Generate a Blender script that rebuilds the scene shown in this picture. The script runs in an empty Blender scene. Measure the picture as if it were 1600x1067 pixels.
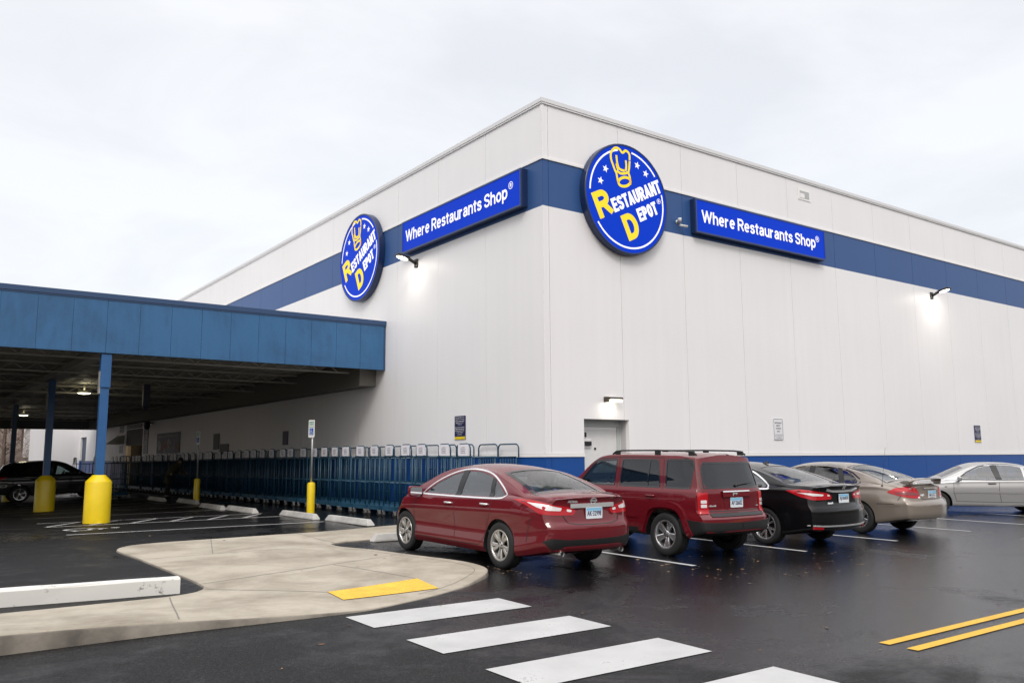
import bpy, bmesh, math, random
import numpy as np
from mathutils import Vector, Matrix
from mathutils.bvhtree import BVHTree
from mathutils.geometry import delaunay_2d_cdt
random.seed(7)
SC = bpy.context.scene
COL = SC.collection
R = math.radians

# ------------------------------------------------------------------ materials
MATS = {}
def _nt(name):
    m = bpy.data.materials.new(name); m.use_nodes = True
    nt = m.node_tree; b = nt.nodes['Principled BSDF']
    return m, nt, b
def N(nt, typ, **kw):
    n = nt.nodes.new(typ)
    for k, v in kw.items():
        if k in n.inputs: n.inputs[k].default_value = v
        else: setattr(n, k, v)
    return n
def mat(name, col, rough=.5, metal=0., var=0., vscale=3., bump=0., bscale=60., coat=0., emit=None, estr=0., spec=.5, stretch=None, rvar=0.):
    """procedural Principled material: colour, slow noise variation, fine bump"""
    if name in MATS: return MATS[name]
    m, nt, b = _nt(name); L = nt.links
    b.inputs['Base Color'].default_value = (*col, 1)
    b.inputs['Roughness'].default_value = rough
    b.inputs['Metallic'].default_value = metal
    b.inputs['Specular IOR Level'].default_value = spec
    if coat:
        b.inputs['Coat Weight'].default_value = coat; b.inputs['Coat Roughness'].default_value = .03
    if emit:
        b.inputs['Emission Color'].default_value = (*emit, 1); b.inputs['Emission Strength'].default_value = estr
    if var or bump or rvar:
        tc = N(nt, 'ShaderNodeTexCoord'); vec = tc.outputs['Object']
        if stretch:
            mp = N(nt, 'ShaderNodeMapping'); mp.inputs['Scale'].default_value = stretch
            L.new(vec, mp.inputs[0]); vec = mp.outputs[0]
    if var or rvar:
        n = N(nt, 'ShaderNodeTexNoise', Scale=vscale, Detail=5., Roughness=.6); L.new(vec, n.inputs[0])
    if var:
        r = N(nt, 'ShaderNodeMapRange'); r.inputs[1].default_value = .3; r.inputs[2].default_value = .7
        r.inputs[3].default_value = 1 - var; r.inputs[4].default_value = 1 + var
        L.new(n.outputs[0], r.inputs[0])
        mx = N(nt, 'ShaderNodeMix'); mx.data_type = 'RGBA'; mx.blend_type = 'MULTIPLY'
        mx.inputs[0].default_value = 1; mx.inputs[6].default_value = (*col, 1)
        L.new(r.outputs[0], mx.inputs[7]); L.new(mx.outputs[2], b.inputs['Base Color'])
    if rvar:
        r = N(nt, 'ShaderNodeMapRange'); r.inputs[1].default_value = .3; r.inputs[2].default_value = .7
        r.inputs[3].default_value = max(0, rough - rvar); r.inputs[4].default_value = min(1, rough + rvar)
        L.new(n.outputs[0], r.inputs[0]); L.new(r.outputs[0], b.inputs['Roughness'])
    if bump:
        n2 = N(nt, 'ShaderNodeTexNoise', Scale=bscale, Detail=4.); L.new(vec, n2.inputs[0])
        bp = N(nt, 'ShaderNodeBump', Strength=bump, Distance=.01); L.new(n2.outputs[0], bp.inputs['Height'])
        L.new(bp.outputs[0], b.inputs['Normal'])
    MATS[name] = m
    return m
def glass(name, tint, fac=.0):
    """window glass: tinted see-through with a clear reflection"""
    if name in MATS: return MATS[name]
    m, nt, b = _nt(name); L = nt.links; nt.nodes.remove(b)
    out = nt.nodes['Material Output']
    tr = N(nt, 'ShaderNodeBsdfTransparent'); tr.inputs[0].default_value = (*tint, 1)
    gl = N(nt, 'ShaderNodeBsdfGlossy'); gl.inputs['Roughness'].default_value = .02; gl.inputs[0].default_value = (.95, .97, 1, 1)
    fr = N(nt, 'ShaderNodeFresnel', IOR=1.55)
    ad = N(nt, 'ShaderNodeMath', operation='ADD'); ad.inputs[1].default_value = fac
    L.new(fr.outputs[0], ad.inputs[0])
    mx = N(nt, 'ShaderNodeMixShader'); L.new(ad.outputs[0], mx.inputs[0]); L.new(tr.outputs[0], mx.inputs[1]); L.new(gl.outputs[0], mx.inputs[2])
    L.new(mx.outputs[0], out.inputs[0]); MATS[name] = m
    return m

# ------------------------------------------------------------------ objects
def tag(o, label=None, cat=None, group=None, kind=None):
    if label: o['label'] = label
    if cat: o['category'] = cat
    if group: o['group'] = group
    if kind: o['kind'] = kind
    return o
def empty(name, loc=(0, 0, 0), rz=0, label=None, cat=None, group=None, parent=None):
    o = bpy.data.objects.new(name, None); COL.objects.link(o)
    o.location = loc; o.rotation_euler = (0, 0, rz); o.empty_display_size = .1
    if parent: o.parent = parent
    return tag(o, label, cat, group)
def copy_tree(o, parent=None):
    c = o.copy(); COL.objects.link(c)
    if parent: c.parent = parent
    for ch in [x for x in COL.objects if x.parent == o]: copy_tree(ch, c)
    return c

class MB:
    """mesh builder: many shapes of one part -> ONE mesh object"""
    def __init__(s): s.v = []; s.f = []; s.m = []; s.s = []; s.n = {}
    def add(s, vs, fs, mi=0, smooth=False):
        b = len(s.v); s.v += [tuple(v) for v in vs]
        for f in fs: s.f.append(tuple(i + b for i in f)); s.m.append(mi); s.s.append(smooth)
        return s
    def box(s, x0, x1, y0, y1, z0, z1, mi=0, bev=0.):
        if bev:
            bm = bmesh.new(); bmesh.ops.create_cube(bm, size=1)
            for v in bm.verts: v.co = ((x0 + x1) / 2 + v.co.x * (x1 - x0), (y0 + y1) / 2 + v.co.y * (y1 - y0), (z0 + z1) / 2 + v.co.z * (z1 - z0))
            bmesh.ops.bevel(bm, geom=bm.edges[:], offset=bev, segments=2, affect='EDGES', profile=.5)
            s.bm(bm, mi, False); return s
        vs = [(x, y, z) for x in (x0, x1) for y in (y0, y1) for z in (z0, z1)]
        return s.add(vs, [(0, 1, 3, 2), (4, 6, 7, 5), (0, 4, 5, 1), (2, 3, 7, 6), (0, 2, 6, 4), (1, 5, 7, 3)], mi)
    def bm(s, bm, mi=0, smooth=True, M=None):
        bm.verts.index_update()
        s.add([(M @ v.co) if M else v.co[:] for v in bm.verts], [[v.index for v in f.verts] for f in bm.faces], mi, smooth); bm.free(); return s
    def tube(s, pts, r, n=8, mi=0, caps=True, smooth=True):
        pts = [Vector(p) for p in pts]; vs = []; k = len(pts)
        rr = r if isinstance(r, (list, tuple)) else [r] * k
        up = None
        for i, p in enumerate(pts):
            d = (pts[min(i + 1, k - 1)] - pts[max(i - 1, 0)]).normalized()
            if up is None: up = d.orthogonal().normalized()
            up = (up - d * up.dot(d)); up = up.normalized() if up.length > 1e-6 else d.orthogonal().normalized()
            w = d.cross(up)
            for j in range(n):
                a = 2 * math.pi * j / n; vs.append(p + (up * math.cos(a) + w * math.sin(a)) * rr[i])
        fs = [(i * n + j, i * n + (j + 1) % n, (i + 1) * n + (j + 1) % n, (i + 1) * n + j) for i in range(k - 1) for j in range(n)]
        s.add(vs, fs, mi, smooth)
        if caps:
            b = len(s.v) - len(vs)
            s.f += [tuple(b + j for j in range(n))[::-1], tuple(b + (k - 1) * n + j for j in range(n))]; s.m += [mi] * 2; s.s += [False] * 2
        return s
    def lathe(s, prof, n=24, M=None, mi=0, smooth=True, closed=False):
        """prof: (radius, height) turned about local z"""
        vs = []
        for r, z in prof:
            for j in range(n):
                a = 2 * math.pi * j / n; v = Vector((r * math.cos(a), r * math.sin(a), z)); vs.append(M @ v if M else v)
        k = len(prof); rng = range(k) if closed else range(k - 1)
        fs = [(i * n + j, i * n + (j + 1) % n, ((i + 1) % k) * n + (j + 1) % n, ((i + 1) % k) * n + j) for i in rng for j in range(n)]
        return s.add(vs, fs, mi, smooth)
    def prism(s, poly, M, h0, h1, mi=0):
        """2D polygon (local x,y) extruded h0..h1 along local z, placed by M"""
        n = len(poly)
        vs = [M @ Vector((x, y, h0)) for x, y in poly] + [M @ Vector((x, y, h1)) for x, y in poly]
        fs = [tuple(range(n))[::-1], tuple(range(n, 2 * n))] + [(i, (i + 1) % n, (i + 1) % n + n, i + n) for i in range(n)]
        return s.add(vs, fs, mi)
    def mesh(s, name, mats):
        me = bpy.data.meshes.new(name); me.from_pydata(s.v, [], s.f)
        for m in (mats if isinstance(mats, (list, tuple)) else [mats]): me.materials.append(m)
        me.polygons.foreach_set('material_index', s.m); me.polygons.foreach_set('use_smooth', s.s)
        me.update(); return me
    def build(s, name, mats, parent=None, loc=None, fix=False, sharp=None, label=None, cat=None, group=None, kind=None):
        me = s.mesh(name, mats)
        if fix or sharp is not None:
            bm = bmesh.new(); bm.from_mesh(me)
            if fix: bmesh.ops.recalc_face_normals(bm, faces=bm.faces[:])
            if sharp is not None:
                for e in bm.edges:
                    if len(e.link_faces) == 2 and e.calc_face_angle(0) > sharp: e.smooth = False
            bm.to_mesh(me); bm.free()
        o = bpy.data.objects.new(name, me); COL.objects.link(o)
        if parent: o.parent = parent
        if loc: o.location = loc
        return tag(o, label, cat, group, kind)

def text_shapes(txt, size=1., bold=0., sx=1., align='CENTER', space=1., res=3):
    """2D triangulated lettering: (verts, faces) with x to the right, y up"""
    c = bpy.data.curves.new('t', 'FONT'); c.body = txt; c.size = size; c.offset = bold; c.resolution_u = res
    c.align_x = align; c.align_y = 'CENTER'; c.space_character = space; c.fill_mode = 'FRONT'; c.dimensions = '2D'
    o = bpy.data.objects.new('t', c); COL.objects.link(o)
    dg = bpy.context.evaluated_depsgraph_get(); me = bpy.data.meshes.new_from_object(o.evaluated_get(dg))
    vs = [(v.co.x * sx, v.co.y) for v in me.vertices]; fs = [tuple(p.vertices) for p in me.polygons]
    bpy.data.objects.remove(o); bpy.data.curves.remove(c); bpy.data.meshes.remove(me)
    return vs, fs
def put_text(mb, txt, M, size, mi=0, fit=None, **kw):
    """flat lettering in the local xy plane of M; fit=(width,height) scales the glyphs to that box, centred"""
    vs, fs = text_shapes(txt, size, **kw)
    if fit and vs:
        x0, x1 = min(v[0] for v in vs), max(v[0] for v in vs); y0, y1 = min(v[1] for v in vs), max(v[1] for v in vs)
        sx = fit[0] / (x1 - x0); sy = fit[1] / (y1 - y0) if fit[1] else sx
        vs = [((x - (x0 + x1) / 2) * sx, (y - (y0 + y1) / 2) * sy) for x, y in vs]
    return mb.add([M @ Vector((x, y, 0)) for x, y in vs], fs, mi)
def frame(o, u, v):
    u = Vector(u).normalized(); v = Vector(v).normalized(); w = u.cross(v)
    return Matrix(((u.x, v.x, w.x, o[0]), (u.y, v.y, w.y, o[1]), (u.z, v.z, w.z, o[2]), (0, 0, 0, 1)))
def thick_line(pts, w, closed=False):
    """2D polyline -> list of quads of width w with mitred joints"""
    n = len(pts); P = [Vector(p) for p in pts]; L = []
    for i in range(n):
        a = P[(i - 1) % n] if closed or i else P[i]; b = P[(i + 1) % n] if closed or i < n - 1 else P[i]
        d = (b - a).normalized(); k = Vector((-d.y, d.x)); L.append((P[i] + k * w / 2, P[i] - k * w / 2))
    q = []
    for i in range(n if closed else n - 1):
        a, b = L[i], L[(i + 1) % n]; q.append([a[0], a[1], b[1], b[0]])
    return q
def catmull(pts, n=6, closed=False):
    P = [np.array(p, float) for p in pts]; out = []; k = len(P)
    for i in range(k if closed else k - 1):
        p0 = P[(i - 1) % k] if closed or i else 2 * P[0] - P[1]
        p1, p2 = P[i], P[(i + 1) % k]
        p3 = P[(i + 2) % k] if closed or i < k - 2 else 2 * P[-1] - P[-2]
        for t in np.linspace(0, 1, n, endpoint=False):
            out.append(tuple(.5 * (2 * p1 + (p2 - p0) * t + (2 * p0 - 5 * p1 + 4 * p2 - p3) * t * t + (3 * p1 - p0 - 3 * p2 + p3) * t ** 3)))
    if not closed: out.append(tuple(P[-1]))
    return out
def round_poly(pts, r=.03, n=4):
    """polygon with every corner rounded; a point may carry its own radius as a last value"""
    out = []; k = len(pts); D = len(pts[0]) if not isinstance(r, (list, tuple)) else len(pts[0])
    for i in range(k):
        p = np.array(pts[i], float); a = np.array(pts[i - 1], float); b = np.array(pts[(i + 1) % k], float)
        ri = r[i] if isinstance(r, (list, tuple)) else r
        da, db = np.linalg.norm(a - p), np.linalg.norm(b - p)
        A = p + (a - p) / da * min(ri, da * .48); B = p + (b - p) / db * min(ri, db * .48)
        if ri < 1e-4: out.append(tuple(p)); continue
        for t in np.linspace(0, 1, n + 1): out.append(tuple((1 - t) ** 2 * A + 2 * t * (1 - t) * p + t * t * B))
    return out
def cl(v, a, b): return max(a, min(b, v))
def sm(t): t = cl(t, 0, 1); return t * t * (3 - 2 * t)
def pchip(xs, ys):
    xs = np.array(xs, float); ys = np.array(ys, float)
    h = np.diff(xs); d = np.diff(ys) / h; m = np.zeros_like(ys); m[0], m[-1] = d[0], d[-1]
    for i in range(1, len(xs) - 1):
        if d[i - 1] * d[i] > 0:
            w1, w2 = 2 * h[i] + h[i - 1], h[i] + 2 * h[i - 1]; m[i] = (w1 + w2) / (w1 / d[i - 1] + w2 / d[i])
    def f(x):
        x = cl(x, xs[0], xs[-1]); i = int(np.clip(np.searchsorted(xs, x) - 1, 0, len(xs) - 2)); t = (x - xs[i]) / h[i]
        return float((2 * t ** 3 - 3 * t * t + 1) * ys[i] + (t ** 3 - 2 * t * t + t) * h[i] * m[i] + (-2 * t ** 3 + 3 * t * t) * ys[i + 1] + (t ** 3 - t * t) * h[i] * m[i + 1])
    return f
def curve(pts):
    pts = sorted(pts); return pchip([p[0] for p in pts], [p[1] for p in pts])

# ------------------------------------------------------------------ ground height (the lot drains gently)
def gz(x, y):
    if y <= 14: z = .015 * (cl(y, -6, 14) - 10)
    else:
        z = .06 + .01 * (min(y, 19) - 14)
        if y > 30: z -= .0055 * (min(y, 60) - 30)
    return z - .042 * sm((y - 20) / 24) * cl(10.3 - x, 0, 13)
# ------------------------------------------------------------------ a bold sign writer's alphabet drawn with strokes
def _arc(cx, cy, rx, ry, a0, a1, n=10): return [(cx + rx * math.cos(R(a)), cy + ry * math.sin(R(a))) for a in np.linspace(a0, a1, n)]
_X = .70
GLY = {   # width to height, then strokes: L straight (squared ends), C curved; x, y in the letter's own box
 'R': (.62, [('L', [(0, 0), (0, 1)]), ('C', [(0, 1), (.55, 1)] + _arc(.55, .74, .45, .26, 80, -80) + [(.55, .48), (0, .48)]), ('L', [(.55, .46), (1, 0)])]),
 'E': (.54, [('L', [(0, 0), (0, 1)]), ('L', [(0, 1), (1, 1)]), ('L', [(0, .51), (.86, .51)]), ('L', [(0, 0), (1, 0)])]),
 'S': (.60, [('C', catmull([(1, .76), (.86, .94), (.5, 1.0), (.14, .93), (.0, .76), (.14, .60), (.5, .51), (.86, .42), (1, .24), (.86, .07), (.5, 0), (.14, .06), (.0, .25)], 3))]),
 'T': (.56, [('L', [(0, 1), (1, 1)]), ('L', [(.5, 0), (.5, 1)])]),
 'A': (.66, [('L', [(0, 0), (.5, 1)]), ('L', [(1, 0), (.5, 1)]), ('L', [(.2, .27), (.8, .27)])]),
 'U': (.60, [('C', [(0, 1.12), (0, .34)] + _arc(.5, .34, .5, .34, 185, 355) + [(1, .34), (1, 1.12)])]),
 'N': (.62, [('L', [(0, 0), (0, 1)]), ('L', [(0, 1), (1, 0)]), ('L', [(1, 0), (1, 1)])]),
 'D': (.62, [('L', [(0, 0), (0, 1)]), ('C', [(0, 1), (.42, 1)] + _arc(.42, .5, .58, .5, 80, -80, 14) + [(.42, 0), (0, 0)])]),
 'P': (.58, [('L', [(0, 0), (0, 1)]), ('C', [(0, 1), (.55, 1)] + _arc(.55, .73, .45, .27, 80, -80) + [(.55, .46), (0, .46)])]),
 'O': (.66, [('O', _arc(.5, .5, .5, .5, 0, 345, 24))]),
 'W': (1.12, [('L', [(0, 1), (.25, 0)]), ('L', [(.25, 0), (.5, 1)]), ('L', [(.5, 1), (.75, 0)]), ('L', [(.75, 0), (1, 1)])]),
 'h': (.50, [('L', [(0, 0), (0, 1)]), ('C', [(0, .45)] + _arc(.5, .42, .5, .28, 165, 10) + [(1, .4), (1, -.1)])]),
 'e': (.52, [('C', [(0.04, .36), (.98, .38)] + _arc(.5, .36, .5, .36, 12, 318, 20))]),
 'r': (.34, [('L', [(0, 0), (0, _X)]), ('C', [(0, .42), (.25, .62), (1, .68)])]),
 's': (.46, [('C', [(p[0], p[1] * _X) for p in catmull([(.98, .74), (.8, .95), (.5, 1.0), (.14, .93), (.03, .76), (.16, .60), (.5, .51), (.86, .42), (1, .24), (.84, .06), (.5, 0), (.14, .06), (.0, .25)], 3)])]),
 't': (.26, [('C', [(.42, 1.0), (.42, .16), (.55, .02), (1.05, .0)]), ('L', [(-.05, _X), (1.0, _X)])]),
 'a': (.50, [('C', catmull([(.06, .52), (.2, .66), (.5, .70), (.85, .64), (.95, .48)], 4) + [(.95, .12), (1.0, -.06)]), ('C', catmull([(.95, .42), (.5, .38), (.12, .30), (.02, .16), (.14, .03), (.42, .0), (.75, .08), (.95, .24)], 4))]),
 'u': (.50, [('C', [(0, .80), (0, .28)] + _arc(.5, .28, .5, .28, 190, 345) + [(1, .28)]), ('L', [(1, 0), (1, _X)])]),
 'n': (.50, [('L', [(0, 0), (0, _X)]), ('C', [(0, .45)] + _arc(.5, .42, .5, .28, 165, 10) + [(1, .4), (1, -.1)])]),
 'o': (.54, [('O', [(x, y * _X) for x, y in _arc(.5, .5, .5, .5, 0, 345, 24)])]),
 'p': (.52, [('L', [(0, -.28), (0, _X)]), ('O', [(x, y * _X) for x, y in _arc(.5, .5, .5, .5, 0, 345, 24)])]),
}
def sign_text(mb, txt, M, height, t, width=None, squeeze=1., gap=.06, mi=0):
    """draw bold lettering starting at M's origin (baseline, left edge); width squeezes it to an exact length. Returns the length."""
    def adv(sq):
        x = 0.
        for ch in txt: x += (.26 if ch == ' ' else GLY[ch][0] * sq + t / height * .9 + gap) * height
        return x - gap * height
    if width:
        lo, hi = .2, 3.
        for _ in range(40): md = (lo + hi) / 2; lo, hi = (md, hi) if adv(md) < width else (lo, md)
        squeeze = lo
    x = 0.; lift = 0
    for ch in txt:
        if ch == ' ': x += .26 * height; continue
        w, st = GLY[ch]; W = w * squeeze * height; H = height - t
        for kind, pts in st:
            P = [Vector((x + t * .45 + p[0] * W, t / 2 + p[1] * H)) for p in pts]
            if kind == 'L':
                d = (P[1] - P[0]).normalized(); diag = abs(d.x) > .05 and abs(d.y) > .05; e = t / 2 if not diag else t * .42
                P = [P[0] - d * e, P[1] + d * e]
            for q in thick_line([tuple(p) for p in P], t, kind == 'O'):
                # keep squared letters inside their height
                q = [Vector((p.x, cl(p.y, -.3 * height, height))) for p in q]
                if kind == 'L' and ch not in 'p': q = [Vector((p.x, max(0., p.y))) for p in q]
                mb.add([M @ Vector((p.x, p.y, lift)) for p in q], [(0, 1, 2, 3)], mi)
            lift += .0004
        x += W + t * .9 + gap * height
    return x
def registered(mb, M, r, mi=0):
    for q in thick_line(_arc(0, 0, r, r, 0, 345, 24), r * .2, True): mb.add([M @ Vector((p.x, p.y, 0)) for p in q], [(0, 1, 2, 3)], mi)
    sign_text(mb, 'R', M @ Matrix.Translation((-r * .42, -r * .55, .0005)), r * 1.1, r * .26, width=r * .85, mi=mi)
# ================================================================== CARS
# car space: x forward with the rear axle at 0, y to the car's left, z up from the ground
def paint(name, col, metal=.35, rough=.38, ior=1.5):
    m = mat(name, col, rough=rough, metal=metal, coat=1., spec=.12); m.node_tree.nodes['Principled BSDF'].inputs['Coat IOR'].default_value = ior; return m
BLACKP = mat('black plastic', (.012, .012, .013), rough=.45)
GLOSSB = mat('gloss black', (.008, .008, .009), rough=.12, coat=.5)
RUBBER = mat('tyre rubber', (.013, .013, .014), rough=.75, bump=.2, bscale=90)
CHROME = mat('chrome', (.80, .80, .81), rough=.25, metal=.65)
ALLOY = mat('alloy', (.62, .62, .64), rough=.27, metal=.9)
ALLOYD = mat('dark alloy', (.05, .05, .055), rough=.3, metal=.7)
DISC = mat('brake disc', (.045, .043, .042), rough=.5, metal=.6)
REDL = mat('red lens', (.40, .005, .012), rough=.3, coat=.6, spec=.2)
REDD = mat('dark red lens', (.16, .004, .008), rough=.12, coat=1.)
CLEARL = mat('clear lens', (.72, .70, .70), rough=.12, coat=1.)
AMBER = mat('amber lens', (.75, .25, .02), rough=.15, coat=1.)
CABIN = mat('cabin lining', (.20, .195, .18), rough=.9)
SEATG = mat('seat cloth', (.22, .21, .195), rough=.95)
PLATEW = mat('plate', (.72, .76, .80), rough=.4)
PLATEB = mat('plate blue', (.20, .48, .70), rough=.4)
PLATET = mat('plate ink', (.01, .02, .09), rough=.5)
GLASSC = glass('window glass', (.42, .51, .50), .09)
GLASSD = glass('privacy glass', (.035, .037, .04), .02)
GLASSM = glass('windscreen glass', (.62, .70, .69), .12)

class Skin:
    """the smooth outer skin of a car, for laying panels, lamps and trims onto it"""
    def __init__(s, me):
        s.v = [v.co.copy() for v in me.vertices]; s.nr = [v.normal.copy() for v in me.vertices]
        s.f = [tuple(p.vertices) for p in me.polygons]; s.t = BVHTree.FromPolygons(s.v, s.f)
    def nrm(s, i, p):
        f = s.f[i]; w = [1 / max(1e-5, (s.v[k] - p).length_squared) for k in f]
        n = Vector()
        for k, a in zip(f, w): n += s.nr[k] * a
        return n.normalized()
    def hit(s, o, d):
        p, n, i, _ = s.t.ray_cast(o, d)
        if p is None: p, n, i, _ = s.t.find_nearest(o + d * 4.)
        return p, s.nrm(i, p)
def view(az=None):
    """view from azimuth az (0 = from the rear, 90 = from the car's left, -90 right, 180 front), None = from above"""
    if az is None: return dict(U=Vector((1, 0, 0)), V=Vector((0, 1, 0)), D=Vector((0, 0, -1)))
    a = R(az); back = Vector((-math.cos(a), math.sin(a), 0)); D = -back
    return dict(U=D.cross(Vector((0, 0, 1))), V=Vector((0, 0, 1)), D=D)
VL, VR, VT, VB, VF = view(90), view(-90), view(), view(0), view(180)
def uv(vw, p): p = Vector(p); return (p.dot(vw['U']), p.dot(vw['V']))
def sv(x, z, s): return (x, s, z)          # point on a side outline
def origin(vw, q): return vw['U'] * q[0] + vw['V'] * q[1] - vw['D'] * 6. + (Vector((0, 0, 0)))
def drape(mb, skin, vw, outline, off=.004, grid=.06, skirt=.012, mi=0, r=0., smi=None, pts3=True, fit=None):
    """lay a filled outline (3D guide points) onto the skin, raised by off, with a rim going back in"""
    o2 = [uv(vw, p) for p in outline] if pts3 else list(outline)
    if r: o2 = round_poly(o2, r)
    n = len(o2); a = sum(o2[i - 1][0] * o2[i][1] - o2[i][0] * o2[i - 1][1] for i in range(n))
    if a < 0: o2 = o2[::-1]
    xs = [p[0] for p in o2]; ys = [p[1] for p in o2]; P = [Vector(p) for p in o2]
    def inside(x, y):
        c = False
        for i in range(n):
            (x1, y1), (x2, y2) = o2[i - 1], o2[i]
            if (y1 > y) != (y2 > y) and x < (x2 - x1) * (y - y1) / (y2 - y1) + x1: c = not c
        return c
    # split long edges
    B = []
    for i in range(n):
        a_, b_ = P[i], P[(i + 1) % n]; k = max(1, int((b_ - a_).length / grid))
        B += [a_.lerp(b_, j / k) for j in range(k)]
    nb = len(B); IN = []
    gx = np.arange(min(xs) + grid / 2, max(xs), grid); gy = np.arange(min(ys) + grid / 2, max(ys), grid)
    for x in gx:
        for y in gy:
            if inside(x, y) and min((Vector((x, y)) - b).length for b in B) > grid * .45: IN.append(Vector((x, y)))
    vs, es, fs, *_ = delaunay_2d_cdt(B + IN, [], [list(range(nb))], 1, 1e-6)
    base = len(mb.v); hits = []
    for q in vs:
        p, nn = skin.hit(origin(vw, q), vw['D'])
        if nn.dot(vw['D']) > 0: nn = -nn
        hits.append((p, nn)); 
    for i, (p, nn) in enumerate(hits):
        mb.v.append(tuple(p + nn * off)); mb.n[base + i] = nn
    for f in fs:
        f = list(f); c = (hits[f[1]][0] - hits[f[0]][0]).cross(hits[f[2]][0] - hits[f[0]][0])
        if c.dot(vw['D']) > 0: f = f[::-1]
        mb.f.append(tuple(base + i for i in f)); mb.m.append(mi); mb.s.append(True)
    if skirt:
        b2 = len(mb.v)
        for i in range(len(vs)):
            if i < nb: p, nn = hits[i]; mb.v.append(tuple(p + nn * (off))); mb.v.append(tuple(p - nn * (skirt)))
        for i in range(nb):
            j = (i + 1) % nb; mb.f.append((b2 + 2 * i, b2 + 2 * i + 1, b2 + 2 * j + 1, b2 + 2 * j)); mb.m.append(smi if smi is not None else mi); mb.s.append(False)
    return mb
def ribbon(mb, skin, vw, path, w=.008, off=.0015, mi=0, closed=False, step=.06, h=0., pts3=True):
    """lay a strip of width w along a path on the skin; h gives it a raised thickness"""
    p2 = [Vector(uv(vw, p)) if pts3 else Vector(p) for p in path]; Q = []
    k = len(p2)
    for i in range(k if closed else k - 1):
        a, b = p2[i], p2[(i + 1) % k]; m = max(1, int((b - a).length / step)); Q += [a.lerp(b, j / m) for j in range(m)]
    if not closed: Q.append(p2[-1])
    n = len(Q); base = len(mb.v); rows = 4 if h else 2
    for i in range(n):
        a = Q[(i - 1) % n] if closed or i else Q[i]; b = Q[(i + 1) % n] if closed or i < n - 1 else Q[i]
        d = (b - a).normalized(); t = Vector((-d.y, d.x)) * w / 2
        L, nl = skin.hit(origin(vw, Q[i] + t), vw['D']); G, ng = skin.hit(origin(vw, Q[i] - t), vw['D'])
        if h:
            C, nc = skin.hit(origin(vw, Q[i]), vw['D'])
            mb.v += [tuple(L - nl * .004), tuple(L + nl * h), tuple(G + ng * h), tuple(G - ng * .004)]
        else: mb.v += [tuple(L + nl * off), tuple(G + ng * off)]; mb.n[base + 2 * i] = nl; mb.n[base + 2 * i + 1] = ng
    for i in range(n if closed else n - 1):
        j = (i + 1) % n
        for r_ in range(rows - 1):
            mb.f.append((base + rows * i + r_, base + rows * i + r_ + 1, base + rows * j + r_ + 1, base + rows * j + r_)); mb.m.append(mi); mb.s.append(False)
    return mb
def finish(mb, name, mats, parent, **kw):
    """build with the skin's own normals, so laid-on panels shade like the skin"""
    o = mb.build(name, mats, parent, **kw); me = o.data
    if mb.n:
        me.validate(); 
        nn = [(0, 0, 0)] * len(me.vertices)
        if len(me.vertices) == len(mb.v):
            for i, n in mb.n.items(): nn[i] = tuple(n)
            me.normals_split_custom_set_from_vertices(nn)
    return o

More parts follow.
